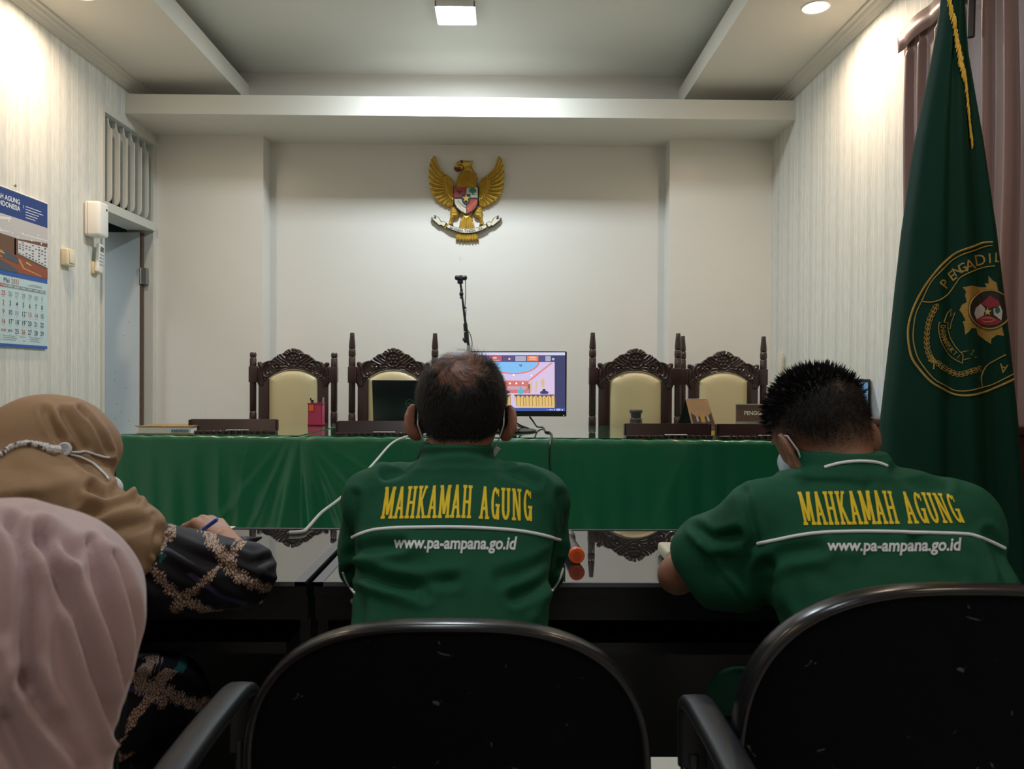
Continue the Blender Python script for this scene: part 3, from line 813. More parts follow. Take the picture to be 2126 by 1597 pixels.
# clear sheet that makes the top mirror the chairs
gl = mat('clear_sheet', (.02, .13, .065), .035, spec=1.0, ior=1.75, coat=1.0, bump=.03, bscale=3)
for i, (a, b) in enumerate(((-1.69, -.90), (-.875, 1.615))):
    o = MB().box((a, .012, TZ+.0015), (b, TD-.01, TZ+.0035), M=TR).build('clear_table_cover', gl, smooth=False)
    tag(o, ['glossy clear sheet on the left end of the green bench', 'glossy clear sheet over the long green cloth'][i], 'table cover', 'clear sheets on the bench')
TS = TZ + .0036

# --- things on the bench
def yawM(p, a): return Matrix.Translation(p) @ Matrix.Rotation(a, 4, 'Z')
paper = mat('paper_white', (.72, .72, .70), .5)
b = Wz(283, 901, TS); bk = thing('book', 'thick hardback with gold cover and red marker ribbon, left end of bench', 'book', b)
Mb = yawM((b.x+.12, b.y+.09, TS), .04)
MB().box((-.115, -.085, .003), (.115, .085, .031), M=Mb).build('pages', paper, bk, smooth=False)
gcv = mat('gold_cover', (.36, .22, .06), .35, metal=.3, bump=.5, bscale=60, vary=.5, vscale=50)
MB().box((-.12, -.089, 0), (.12, .089, .003), M=Mb).box((-.12, -.089, .031), (.12, .089, .035), bev=.001, M=Mb).build('cover', gcv, bk, smooth=False)
bl = MB()
for i in range(7): bl.box((.03+i*.011, -.0895, .008), (.038+i*.011, -.0885, .020), M=Mb)
bl.build('edge_stamp', mat('stamp_blue', (.10, .22, .38), .6), bk)
MB().tube([Mb @ Vector(q) for q in ((-.118, -.08, .0365), (-.122, -.085, .034), (-.128, -.088, .038))], .0018, 6).build('marker_ribbon', mat('ribbon_red', (.5, .02, .05), .5), bk)

def nameplate(px0, px1, py, label):
    a, b = Wz(px0, py, TS), Wz(px1, py, TS); w = (b-a).length; ang = math.atan2(b.y-a.y, b.x-a.x)
    t = thing('desk_nameplate', label, 'nameplate', (a+b)/2, 'dark wood stands along the bench')
    M = yawM((a+b)/2, ang); h = w/2
    mb = MB(); mb.raw([M @ Vector(q) for q in ((-h, .050, .012), (h, .050, .012), (h, .062, .012), (-h, .062, .012), (-h+.004, .062, .062), (h-.004, .062, .062), (h-.004, .072, .062), (-h+.004, .072, .062))], [(0, 1, 5, 4), (2, 3, 7, 6), (0, 4, 7, 3), (1, 2, 6, 5), (4, 5, 6, 7), (0, 3, 2, 1)])
    mb.box((-h-.002, .046, .010), (-h+.006, .075, .060), M=M)
    mb.box((h-.006, .046, .010), (h+.002, .075, .060), M=M)
    mb.build('back_board', WOODD, t, smooth=False)
    k = MB()
    prof = [(-h+.03, .0), (h-.004, .0), (h-.004, .045), (-h+.03, .045)]
    k.box((-h, .015, 0), (h, .075, .012), bev=.003, M=M)
    for i in range(int(w/.028)-1):
        x = -h+.05+i*.028; k.lathe([(.0, .0), (.011, .0), (.012, .006), (.009, .014), (.0, .015)], n=12, M=M @ Matrix.Translation((x, .018, 0)))
    k.build('carved_base', WOODD, t)
    MB().box((-.02, .006, .0145), (.075, .028, .0165), M=M).build('paper_slip', paper, t, smooth=False)
    mm = MB()
    for i in range(5): mm.box((-.012+i*.017, .010, .0166), (-.003+i*.017, .018, .0169), M=M)
    mm.build('printed_text', mat('seam_grey', (.35, .35, .33), .5), t)
    return t
nameplate(385, 570, 900.5, 'dark wooden desk stand with paper slip between the book and the pen cup')
nameplate(695, 872, 905, 'dark wooden desk stand in front of the laptop')
nameplate(1302, 1483, 911, 'dark wooden desk stand below the stamp jar and desk calendar')
nameplate(1497, 1680, 912, 'dark wooden desk stand in front of the plaintiff sign')

# pen cup
p = Wz(657, 883.5, TS); cup = thing('pen_cup', 'pink mesh pen cup holding pens near the left carved chair', 'pen holder', p)
pk = mat('pink_mesh', (.55, .05, .14), .4, alpha=.82)
a = .036
m_ = MB()
for (x0, y0_, x1, y1_) in ((-a, -a, a, -a+.002), (-a, a-.002, a, a), (-a, -a, -a+.002, a), (a-.002, -a, a, a)): m_.box((p.x+x0, p.y+y0_, TS), (p.x+x1, p.y+y1_, TS+.118))
m_.box((p.x-a, p.y-a, TS), (p.x+a, p.y+a, TS+.003))
m_.build('mesh_wall', pk, cup, smooth=False)
for z in (TS+.114, TS+.004):
    r = MB()
    for (x0, y0_, x1, y1_) in ((-a-.003, -a-.003, a+.003, -a+.003), (-a-.003, a-.003, a+.003, a+.003), (-a-.003, -a, -a+.003, a), (a-.003, -a, a+.003, a)): r.box((p.x+x0, p.y+y0_, z), (p.x+x1, p.y+y1_, z+.006))
    r.build('rim', mat('pink_rim', (.40, .02, .08), .35), cup, smooth=False)
MB().box((p.x-.031, p.y-a-.0035, TS+.078), (p.x-.006, p.y-a-.002, TS+.112)).build('sticker', mat('orange_sticker', (.8, .13, .02), .5), cup)
for i, (x0, x1, ln, c, lab) in enumerate(((-.02, .015, .145, 'black', 'black'), (.03, .036, .150, 'grey', 'grey'), (-.03, -.024, .135, 'black', 'thick black'), (.02, -.005, .11, 'wht', 'white'))):
    m = {'black': mat('dark_plastic', (.02, .02, .022), .4), 'grey': mat('pen_grey', (.35, .33, .33), .4), 'wht': white}[c]
    if i == 0: x0, x1 = .02, -.03
    pn = MB().tube([(p.x+x0, p.y-.01+i*.01, TS+.006), (p.x+x1, p.y-.01+i*.01, TS+ln)], .0045 if i != 2 else .007, 8)
    tag(pn.build('pen', m), lab + ' pen standing in the pink pen cup', 'pen', 'pens in the cup')

# laptop seen from behind
lp = Wz(852, 892, TS); lt = thing('laptop', 'open dark laptop seen from behind, half hidden by the balding man', 'laptop', lp)
Ml = yawM((lp.x, lp.y, TS), .03)
alum = mat('laptop_shell', (.010, .014, .016), .30, spec=.5)
MB().box((-.18, -.02, .0), (.18, .225, .018), bev=.006, M=Ml).build('keyboard_base', alum, lt)
Mh = Ml @ Matrix.Translation((0, -.015, .018)) @ Matrix.Rotation(radians(14), 4, 'X')
MB().box((-.18, -.008, 0), (.18, .0, .235), bev=.004, M=Mh).build('lid', alum, lt)
MB().box((-.168, -.0002, .012), (.168, .0012, .222), M=Mh).build('screen', mat('screen_black', (.01, .01, .012), .1), lt)
lg = mat('logo_green', (.10, .24, .20), .35, .5)
lgm = MB()
ring = [Mh @ Vector((.020*cos(q), -.0086, .118+.020*sin(q))) for q in np.linspace(0, 2*pi, 33)[:-1]]
lgm.tube(ring, .0013, 6, closed=True)
for poly in text2d('DELL', .016, .01):
    lgm.raw([Mh @ Vector((x, -.0087, .1125+y)) for x, y in poly], [tuple(range(len(poly)))])
lgm.build('logo', lg, lt)

# monitor
DM = 3.68
PM = lambda u, v, off=0.0: W(700+u/4.252, 560+v/4.252, DM-off)
mon = thing('monitor', 'black widescreen monitor showing a video meeting behind the balding man', 'monitor', (PM(1545, 1300).x, DM+.07, TS))
plast = mat('monitor_plastic', (.012, .012, .014), .35)
c0, c1 = PM(1028, 1292), PM(2028, 722)
MB().box((c0.x, DM, c0.z), (c1.x, DM+.045, c1.z), bev=.004).build('housing', plast, mon)
st = MB(); xm = PM(1540, 0).x
st.box((xm-.03, DM+.045, TS+.01), (xm+.03, DM+.065, TS+.20), bev=.004)
st.build('stand_column', plast, mon)
MB().lathe([(.0, 0), (.125, 0), (.128, .006), (.110, .012), (.0, .014)], (xm, DM+.06, TS), 40).build('stand_base', plast, mon)
def em(n, c, s=1.0): return mat('screen_'+n, (.02, .02, .02), .25, emit=c, estr=s)
scr = MB().raw([PM(1045, 728, .0006), PM(2014, 740, .0006), PM(2014, 1250, .0006), PM(1045, 1240, .0006)], [(0, 3, 2, 1)]).build('screen', em('back', (.045, .05, .13), 1.0), mon, smooth=False)
def sc(name, polys, c, lv, s=1.0):
    mb = MB()
    for q in polys: mb.raw([PM(u, v, .0006+.0004*lv) for u, v in q], [tuple(range(len(q)))])
    return mb.build(name, em(name, c, s), scr, smooth=False)
q4 = lambda a, b, c, d: [(a, b), (c, b), (c, d), (a, d)]
sc('title_bar', [q4(1046, 730, 2012, 756)], (.62, .62, .80), 1)
sc('taskbar', [q4(1046, 1222, 2012, 1249)], (.05, .09, .34), 1)
sc('taskbar_icons', [q4(1850, 1236, 1856, 1240), q4(1870, 1234, 1876, 1240), q4(1882, 1233, 1892, 1241), q4(1898, 1234, 1904, 1241), q4(1914, 1230, 1922, 1242), q4(1935, 1229, 1972, 1235), q4(1935, 1239, 1970, 1244), q4(1982, 1232, 1992, 1244)], (.7, .75, .9), 2)
sc('camera_thumbnails', [q4(1100, 760, 1210, 808), q4(1345, 760, 1455, 808)], (.48, .10, .16), 1)
sc('dark_thumbnails', [q4(1220, 760, 1338, 808), q4(1462, 762, 1565, 808), q4(1780, 762, 1836, 808)], (.10, .08, .22), 1)
sc('pale_thumbnails', [q4(1572, 762, 1668, 808), q4(1838, 762, 1886, 808), q4(1220, 760, 1260, 790)], (.40, .38, .52), 2)
sc('orange_thumbnails', [q4(1676, 762, 1776, 808)], (.75, .22, .10), 1)
circ = lambda x, y, r, ry=None, n=20: [(x+r*cos(q), y+(ry or r)*sin(q)) for q in np.linspace(0, 2*pi, n+1)[:-1]]
sc('thumbnail_details', [circ(1520, 788, 10), circ(1725, 775, 34, 9), q4(1695, 790, 1760, 797), circ(1390, 780, 22, 10), circ(1398, 800, 40, 5)], (.80, .45, .42), 3)
sc('menu_button', [circ(1907, 790, 12)], (.42, .45, .62), 2)
sc('meeting_room', [q4(1100, 815, 1920, 1220)], (.60, .52, .78), 1)
sc('blue_ceiling', [[(1775, 816)] + [(1560+215*cos(q), 812+100*sin(q)) for q in np.linspace(.03, pi, 24)]], (.22, .50, .86), 3)
sc('cove_ring', [[(1790, 816)] + [(1560+228*cos(q), 812+112*sin(q)) for q in np.linspace(0, pi, 26)]], (.75, .20, .16), 2)
sc('ceiling_fan', [q4(1605, 838, 1636, 848), q4(1616, 846, 1626, 858)], (.12, .16, .24), 4)
sc('side_wall', [[(1725, 955), (1920, 820), (1920, 1095), (1700, 1095), (1700, 985)]], (.66, .52, .72), 2)
sc('orange_moulding', [[(1722, 950), (1885, 822), (1905, 822), (1728, 966), (1690, 990), (1480, 985), (1480, 976), (1686, 980)]], (.72, .24, .22), 3)
sc('back_wall', [q4(1100, 985, 1690, 1090)], (.62, .17, .15), 2)
sc('lamp_spots', [circ(1525, 1004, 8), circ(1582, 1004, 8), circ(1638, 1002, 8), circ(1558, 930, 8), circ(1715, 935, 6)], (1, .95, .85), 4, 1.2)
sc('wall_sign', [q4(1500, 1028, 1670, 1060), q4(1500, 1040, 1680, 1046)], (.55, .34, .44), 3)
sc('wall_curtains', [[(1702, 1000), (1722, 988), (1720, 1060), (1712, 1090), (1704, 1090)], [(1752, 990), (1766, 985), (1760, 1080), (1750, 1085)], [(1798, 975), (1822, 960), (1832, 1000), (1825, 1040), (1806, 1035)]], (.66, .48, .22), 4)
sc('doorway', [q4(1688, 1010, 1702, 1090)], (.14, .10, .12), 4)
sc('person_figure', [circ(1622, 1078, 32, 20), circ(1620, 1048, 10, 13)], (.10, .44, .55), 5)
sc('seated_figures', [circ(1500, 1082, 26, 14), circ(1828, 1085, 38, 16), circ(1826, 1064, 15, 12)], (.05, .05, .12), 5)
sc('flowers', [circ(1682, 1078, 15, 12), circ(1690, 1062, 8, 7)], (.70, .20, .30), 5)
sc('table_tops', [q4(1480, 1096, 1540, 1106), q4(1562, 1096, 1920, 1108)], (.55, .50, .68), 5)
sc('yellow_skirts', [[(1100, 1106), (1535, 1106), (1532, 1206), (1100, 1206)], [(1560, 1106), (1918, 1106), (1918, 1216), (1590, 1210), (1566, 1150)]], (.70, .48, .18), 4)
sk = []
for i in range(30):
    x = 1105 + i*28 + random.uniform(-4, 4)
    if 1532 < x < 1572: continue
    sk.append([(x, 1120), (x+6, 1120), (x+9, 1206), (x+3, 1206)])
sc('skirt_folds', sk, (.35, .20, .05), 5)
sc('scalloped_edge', [[(x, 1104), (x+38, 1104), (x+19, 1130)] for x in list(range(1110, 1500, 38)) + list(range(1562, 1900, 38))] + [q4(1562, 1103, 1918, 1113), q4(1110, 1103, 1535, 1113)], (.16, .07, .14), 6)
MB().lathe([(.0015, 0), (.0015, .001)], n=8, M=Matrix.Translation(PM(2000, 1287, .001)) @ Matrix.Rotation(pi/2, 4, 'X')).build('power_light', em('led', (.1, .9, .2), 3), mon)

def cable(name, pts, r, m, label):
    P = catmull([tuple(q) for q in pts], 8, False)
    return tag(MB().tube(P, r, 8).build(name, m), label, 'cable')
blk = mat('cable_black', (.012, .014, .014), .4)
zt = TS+.004
cable('monitor_cable', [W(1100, 866, DM+.02), W(1107, 875, DM), Wz(1115, 886, zt+.01), Wz(1128, 888, zt), Wz(1133, 896, zt), Wz(1142, 898, zt), Wz(1146, 906, zt), W(1142, 922, 3.29), W(1140, 950, 3.28), W(1142, 985, 3.28), W(1142, 1060, 3.27), W(1141, 1150, 3.26), W(1140, 1262, 3.25), W(1150, 1272, 3.22), W(1190, 1274, 3.21)], .0042, blk, 'black cable hanging from the monitor over the front of the green cloth')
cable('power_cable', [W(888, 912, 3.33), W(880, 918, 3.30), W(872, 940, 3.29), W(864, 965, 3.29), W(860, 1010, 3.29), W(858, 1090, 3.28), W(857, 1262, 3.27), W(850, 1272, 3.23), W(800, 1274, 3.22)], .0042, blk, 'short black cable beside the left ear of the balding man')
cable('coiled_cables', [W(1072, 878, DM+.04), Wz(1082, 884, zt+.02), Wz(1096, 889, zt+.01), Wz(1100, 893, zt), Wz(1085, 888, zt+.01), Wz(1075, 884, zt+.03)], .004, blk, 'loose black cable loops beside the monitor foot')
gc = mat('cable_grey', (.42, .44, .40), .45)
cable('network_cable', [Wz(900, 900, zt), Wz(862, 905, zt), W(840, 908, 3.33), W(812, 922, 3.22), W(778, 960, 3.02), W(742, 1000, 2.80), W(706, 1035, 2.58), W(668, 1064, 2.38), Wz(640, 1095, .756), Wz(628, 1104, .756), Wz(600, 1106, .756)], .005, gc, 'pale grey cable running from the bench down to the black desk')

# stamp jar, desk calendar, sign, second screen
p = Wz(1320, 893, TS)
q = thing('rubber_stamp', 'dark round stamp jar with a waist, before the tall right chair', 'stamp', p)
dg = mat('stamp_dark', (.035, .030, .030), .4, bump=.4, bscale=90)
MB().lathe([(.0, 0), (.030, 0), (.032, .012), (.033, .03), (.030, .044), (.0, .044)], p, 28).build('jar', dg, q)
MB().lathe([(.0, .045), (.030, .045), (.030, .056), (.025, .062), (.026, .082), (.033, .090), (.033, .098), (.030, .102), (.0, .102)], p, 28).build('lid', dg, q)
p = Wz(1462, 899, TS); dc = thing('desk_calendar', 'tent-shaped desk calendar with an orange courtroom picture', 'calendar', p)
Mc = yawM((p.x-.012, p.y+.01, TS), .48)
fr0, ap, bk0 = (.0, -.035, 0), (0, .03, .158), (0, .095, 0)
w2 = .070
MB().raw([Mc @ Vector(v) for v in ((-w2-.006, -.035, 0), (w2+.006, -.035, 0), (w2-.006, .03, .158), (-w2-.002, .03, .158), (-w2-.006, -.037, 0), (w2+.006, -.037, 0), (w2-.006, .028, .158), (-w2-.002, .028, .158))],
         [(0, 1, 2, 3), (4, 7, 6, 5), (0, 4, 5, 1), (1, 5, 6, 2), (2, 6, 7, 3), (3, 7, 4, 0)]).build('front_sheet', mat('cal_base', (.40, .24, .12), .4), dc, smooth=False)
MB().raw([Mc @ Vector(v) for v in ((-w2-.004, .095, 0), (w2, .095, 0), (w2-.006, .032, .157), (-w2-.002, .032, .157), (-w2-.004, .098, 0), (w2, .098, 0), (w2-.006, .034, .158), (-w2-.002, .034, .158))],
         [(3, 2, 1, 0), (4, 5, 6, 7), (0, 1, 5, 4), (1, 2, 6, 5), (2, 3, 7, 6), (3, 0, 4, 7)]).build('back_sheet', mat('cal_black', (.006, .012, .012), .4), dc, smooth=False)
def cs(u, v, lift):   # point on the sloping front sheet, u across -1..1, v up 0..1
    ww = w2+.006 - .010*v
    return Mc @ Vector((u*ww, -.0375+.065*v-lift*.9, .158*v+lift*.35))
def cflat(name, polys, c, lift):
    mb = MB()
    for P in polys: mb.raw([cs(u, v, lift) for u, v in P], [tuple(range(len(P)))])
    mb.build(name, mat('cal_'+name, c, .4), dc, smooth=False)
cflat('hall_picture', [[(-.9, .08), (.9, .08), (.9, .62), (.6, .52), (0, .47), (-.6, .52), (-.9, .62)]], (.055, .035, .03), .0006)
cflat('gold_emblem', [[(-.18, .32), (.18, .32), (.18, .56), (-.18, .56)], [(-.06, .2), (.06, .2), (.06, .3), (-.06, .3)]], (.45, .28, .04), .0012)
cflat('side_panels', [[(-.55, .35), (-.38, .35), (-.38, .5), (-.55, .5)], [(.38, .35), (.55, .35), (.55, .5), (.38, .5)]], (.45, .42, .36), .0012)
cflat('benches', [[(-.8, .12), (.8, .12), (.7, .2), (-.7, .2)]], (.16, .06, .03), .0012)
cflat('gold_foot', [[(-.96, .0), (.96, .0), (.96, .06), (-.96, .06)]], (.45, .30, .05), .0006)
cflat('top_lines', [[(x, .66), (x+.02, .66), (x*.95+.02, .92), (x*.95, .92)] for x in np.linspace(-.8, .8, 12)], (.52, .36, .22), .0006)
MB().tube([Mc @ Vector((-w2+.002, .030, .160)), Mc @ Vector((w2-.010, .030, .160))], .0035, 8).build('wire_binding', mat('pen_grey', (.35, .33, .33), .4), dc)
# sign
d = 3.80; a, b = W(1529, 840, d), W(1625, 888, d)
sg = thing('table_sign', 'acrylic table sign lettered PENGGUGAT on a wood-brown card', 'sign', ((a.x+b.x)/2, d, TS))
acr = mat('acrylic_edge', (.55, .60, .56), .15, spec=.8, alpha=.55)
MB().box((a.x-.004, d+.004, TS+.002), (b.x+.004, d+.007, a.z+.003)).box((a.x-.004, d+.004, TS), (b.x+.004, d+.06, TS+.003)).box((a.x-.004, d-.002, a.z), (b.x+.004, d+.006, a.z+.003)).build('acrylic_holder', acr, sg, smooth=False)
z0 = W(1560, 877, d).z
MB().box((a.x, d+.0015, z0), (b.x, d+.003, a.z-.002)).build('card', mat('card_wood', (.15, .085, .065), .4, vary=.35, vscale=30, bstretch=(1, 1, 12)), sg, smooth=False)
MB().box((a.x, d+.001, z0), (b.x, d+.0035, z0+.0035)).build('card_edge', mat('card_pale', (.42, .34, .28), .5), sg, smooth=False)
tx = MB()
for P in text2d('PENGGUGAT', .028, .014, xs=.92): tx.flat(P, ((a.x+b.x)/2, d+.001, (a.z+z0)/2-.008), (1, 0, 0), (0, 0, 1), (0, -1, 0), 0)
tx.build('lettering', mat('letter_cream', (.95, .92, .85), .5), sg, smooth=False)
# tilted screen at the right end
p = W(1806, 850, 3.45)
s2 = thing('side_monitor', 'black screen with a blue picture standing at the right end of the bench', 'monitor', (p.x, 3.5, TS))
M2 = Matrix.Translation((p.x-.078, 3.52, TS+.008)) @ Matrix.Rotation(radians(14), 4, 'Z')
MB().box((-.13, -.012, .03), (.125, .012, .255), bev=.005, M=M2).build('housing', plast, s2)
MB().box((-.115, -.0135, .05), (.108, -.0125, .240), M=M2).build('screen', mat('screen_blue', (.02, .02, .02), .25, emit=(.10, .24, .42), estr=.8), s2)
MB().box((.118, -.004, .0), (.142, .03, .245), bev=.006, M=M2).build('side_frame', mat('bezel_grey', (.42, .43, .38), .4), s2)
MB().box((-.07, -.05, -.008), (.07, .06, .006), bev=.003, M=M2).box((-.02, -.008, .005), (.02, .02, .05), M=M2).build('foot', plast, s2)
wb_ = W(1621, 762, 4.72)
tag(MB().box((XR-.018, 4.66, wb_.z-.20), (XR, 4.72, wb_.z+.085), bev=.002).build('conduit_cover', mat('conduit_cream', (.66, .63, .52), .5)), 'narrow cream conduit cover on the right wall by the last chair', 'conduit')

# camera stand behind the bench
d = 4.42
cs_ = thing('camera_stand', 'thin black boom stand rising behind the monitor, carrying a webcam', 'stand', (W(972, 800, d).x, d, .17))
sb = mat('stand_black', (.015, .022, .020), .35, .3)
b0 = W(973, 740, d); b1 = W(971, 706, d); top = W(958, 604, d)
MB().tube([(b0.x, d, .40), (b0.x, d, b1.z-.03)], .011, 14).build('lower_pole', mat('stand_grey', (.40, .42, .42), .3, .6), cs_)
MB().tube([b1+Vector((.012, 0, -.08)), b1, W(966, 668, d), top], [.007, .008, .0075, .0055], 12).build('boom', sb, cs_)
j = MB(); j.tube([W(966, 672, d), W(967, 688, d)], .012, 12).tube([W(968, 690, d), W(969, 712, d)], .014, 12).tube([W(962, 706, d)+Vector((0, -.01, 0)), W(970, 704, d)], [.011, .006], 12)
j.build('clamp', sb, cs_)
MB().tube([top+Vector((0, 0, .005)), W(957, 577, d)+Vector((-.003, 0, -.028))], .0065, 10).lathe([(.006, 0), (.010, .006), (.006, .014), (.012, .022), (.012, .032), (.007, .040), (.009, .05), (.005, .06)], (top.x, d, top.z-.045), 14).build('ball_head', sb, cs_)
for k in range(3):
    a = k*2*pi/3+.4; MB().tube([(b0.x, d, .42), (b0.x+.26*cos(a), d+.26*sin(a), .175)], .009, 8).build('leg', sb, cs_)
wc = W(957, 577, d); wm = thing('webcam', 'black webcam on top of the boom stand against the wall', 'webcam', wc)
MB().box((wc.x-.036, d-.015, wc.z-.014), (wc.x+.036, d+.012, wc.z+.014), bev=.012).build('camera_body', plast, wm)
MB().lathe([(.013, 0), (.013, .004), (.008, .006), (.0, .006)], n=20, M=Matrix.Translation((wc.x, d-.014, wc.z)) @ Matrix.Rotation(pi/2, 4, 'X')).build('lens', mat('lens_glass', (.03, .03, .04), .08), wm)
MB().box((wc.x-.020, d-.010, wc.z-.034), (wc.x+.012, d+.014, wc.z-.010), bev=.005).build('clip', sb, wm)
cable('webcam_cable', [wc+Vector((.026, 0, -.012)), wc+Vector((.028, 0, -.08)), wc+Vector((.024, 0, -.17)), W(968, 640, d)+Vector((0, -.012, 0)), W(967, 675, d)+Vector((.0, -.015, 0)), W(976, 694, d), W(980, 712, d), W(978, 740, d), W(974, 790, d)], .0022, blk, 'thin black webcam cable hanging along the boom stand')

# --- eagle emblem on the wall
ES = .000435; EP = W(968.8, 414.3, YB); EY = YB - .006
ex = lambda x: (x-790)*ES; ez = lambda y: -(y-830)*ES
EM_ = lambda pts: [(ex(x), ez(y)) for x, y in pts]
gold = mat('emblem_gold', (.56, .36, .06), .30, .75, bump=.2, bscale=150, vary=.25, vscale=30)
eagle = thing('eagle_emblem', 'gilded eagle coat of arms with shield and motto ribbon on the wall', 'emblem', (EP.x, YB, EP.z))
def exf(dy=0.0): return lambda V: np.stack([V[:, 0]+EP.x, V[:, 1]+EY-dy, V[:, 2]+EP.z], 1)
wing = [(305, 188), (285, 212), (262, 248), (245, 300), (232, 360), (226, 430), (224, 500), (230, 570), (238, 630), (250, 690), (272, 750), (292, 800), (322, 838), (345, 868), (385, 888), (415, 915), (455, 930), (490, 948), (540, 958), (590, 945), (612, 900), (606, 700), (606, 600), (590, 560), (560, 520), (505, 482), (455, 450), (415, 410), (380, 365), (352, 310), (332, 250), (322, 210)]
bone = catmull([(420, 440), (430, 560), (445, 660), (490, 760), (545, 820), (600, 850)], 12, False)
tips = catmull([(300, 195), (258, 260), (236, 350), (226, 450), (228, 560), (244, 670), (280, 770), (340, 860), (430, 920), (520, 955), (595, 945)], 8, False)
def wing_h(X, Z, d):
    H = .014 + .006*np.clip(-d/.008, 0, 1)
    nF = 13
    for k in range(nF):
        a = bone[int(k/(nF-1)*(len(bone)-1)*.97)]; b = tips[int((k/(nF-1))**.9*(len(tips)-1))]
        mid = ((a[0]+b[0])/2 - 10, (a[1]+b[1])/2 + 14)
        P = EM_(catmull([a, mid, b], 6, False)); H = np.maximum(H, .013 + .017*np.exp(-(seg_d(P, X, Z)/.0070)**2))
    for k in range(8):
        t = k/7; a = (470 + 120*t**1.2, 500 + 340*t); b = (600, 590 + 220*t)
        a = (a[0], a[1]); P = EM_([a, ((a[0]+b[0])/2+8, (a[1]+b[1])/2-4), b]); H = np.maximum(H, .017 + .012*np.exp(-(seg_d(P, X, Z)/.0060)**2))
    P = EM_([(440, 450), (440, 560), (452, 660), (500, 765), (555, 825), (604, 858)]); H = np.maximum(H, .016 + .014*np.exp(-(seg_d(P, X, Z)/.0055)**2))
    P = EM_([(480, 490), (478, 570), (492, 660), (530, 740), (575, 800)]); H = np.maximum(H, .016 + .012*np.exp(-(seg_d(P, X, Z)/.005)**2))
    return H
relief('wing', EM_(wing), wing_h, .0019, .004, gold, eagle, top=.034, xf=exf())
relief('wing', [(-x, z) for x, z in EM_(wing)][::-1], lambda X, Z, d: wing_h(-X, Z, d), .0019, .004, gold, eagle, top=.034, xf=exf())
headp = [(640, 345), (640, 300), (652, 275), (700, 263), (760, 261), (835, 268), (882, 260), (868, 300), (862, 330), (878, 375), (905, 420), (940, 460), (930, 475), (958, 520), (945, 545), (955, 600), (940, 625), (938, 680), (645, 680), (645, 625), (632, 590), (652, 550), (650, 520), (675, 490), (672, 460), (705, 450), (735, 415), (745, 370), (720, 345)]
def scales(X, Z, a=.0095):
    u = X/a; v = Z/(a*.8); u = u + .5*(np.floor(v) % 2); fu = u-np.floor(u)-.5; fv = v-np.floor(v)-.5
    return np.clip(1-(fu*fu+fv*fv)*3.2, 0, 1)
def head_h(X, Z, d):
    r = np.hypot(X, (Z-.05)/1.6)
    return .020 + .022*np.clip(1-(r/.10)**2, 0, 1) + .010*np.clip(-d/.012, 0, 1) + .009*scales(X, Z, .011)*np.clip((.20-Z)/.03, 0, 1)
relief('head', EM_(headp), head_h, .0019, .004, gold, eagle, top=.06, xf=exf())
relief('beak', EM_([(596, 385), (603, 355), (640, 338), (700, 340), (738, 352), (740, 385), (725, 412), (690, 400), (650, 395), (612, 375), (606, 392)]), lambda X, Z, d: .022+.014*np.clip(-d/.006, 0, 1), .0019, .004, gold, eagle, top=.04, xf=exf())
relief('open_mouth', EM_([(608, 382), (640, 360), (700, 352), (725, 366), (712, 400), (675, 415), (640, 416), (615, 400)]), lambda X, Z, d: .026+.014*np.clip(-d/.010, 0, 1), .0019, .004, mat('mouth_red', (.16, .02, .02), .4), eagle, top=.042, xf=exf())
relief('eye', EM_(circ(718, 292, 19, 22, 14)), lambda X, Z, d: .046+.004*np.clip(-d/.006, 0, 1), .0019, .0, mat('eye_dark', (.02, .01, .01), .2), eagle, top=.056, xf=exf())
relief('body', EM_([(600, 640), (975, 640), (975, 860), (960, 960), (930, 1010), (860, 1070), (850, 1110), (790, 1175), (735, 1110), (720, 1070), (650, 1010), (620, 960), (600, 860)]), lambda X, Z, d: .014+.010*np.clip(-d/.01, 0, 1)+.004*scales(X, Z), .0024, .004, gold, eagle, top=.03, xf=exf())
legp = [(560, 955), (620, 950), (660, 1000), (682, 1060), (670, 1095), (640, 1120), (610, 1115), (590, 1150), (582, 1200), (600, 1225), (560, 1240), (500, 1285), (455, 1270), (470, 1230), (520, 1205), (540, 1150), (552, 1080), (545, 1010)]
leg_h = lambda X, Z, d: .020+.016*np.clip(-d/.012, 0, 1)+.005*scales(X, Z, .012)
relief('leg', EM_(legp), leg_h, .0019, .004, gold, eagle, top=.046, xf=exf())
relief('leg', [(-x, z) for x, z in EM_(legp)][::-1], lambda X, Z, d: leg_h(-X, Z, d), .0019, .004, gold, eagle, top=.046, xf=exf())
tailp = [(735, 1090), (845, 1090), (880, 1130), (900, 1180), (915, 1260), (935, 1340), (965, 1350), (972, 1410), (980, 1462), (950, 1440), (930, 1465), (905, 1445), (885, 1470), (860, 1448), (835, 1470), (810, 1450), (790, 1472), (765, 1450), (742, 1470), (718, 1448), (695, 1468), (672, 1445), (635, 1458), (632, 1410), (640, 1350), (665, 1340), (680, 1260), (695, 1180), (710, 1130)]
relief('tail', EM_(tailp), lambda X, Z, d: .014+.006*np.clip(-d/.006, 0, 1)+.005*np.abs(np.sin(X/(.9-1.6*Z)*260)), .0019, .004, gold, eagle, top=.03, xf=exf())
blackm = mat('emblem_black', (.012, .010, .012), .35); whitem = mat('emblem_white', (.62, .56, .42), .45); redm = mat('emblem_red', (.42, .035, .03), .4); greenm = mat('emblem_green', (.02, .18, .15), .45)
rb_up = catmull([(505, 1212), (600, 1252), (700, 1276), (795, 1283), (890, 1276), (990, 1252), (1090, 1208)], 6, False)
rb_lo = catmull([(1110, 1268), (1010, 1322), (900, 1352), (790, 1362), (680, 1348), (575, 1312), (490, 1272)], 6, False)
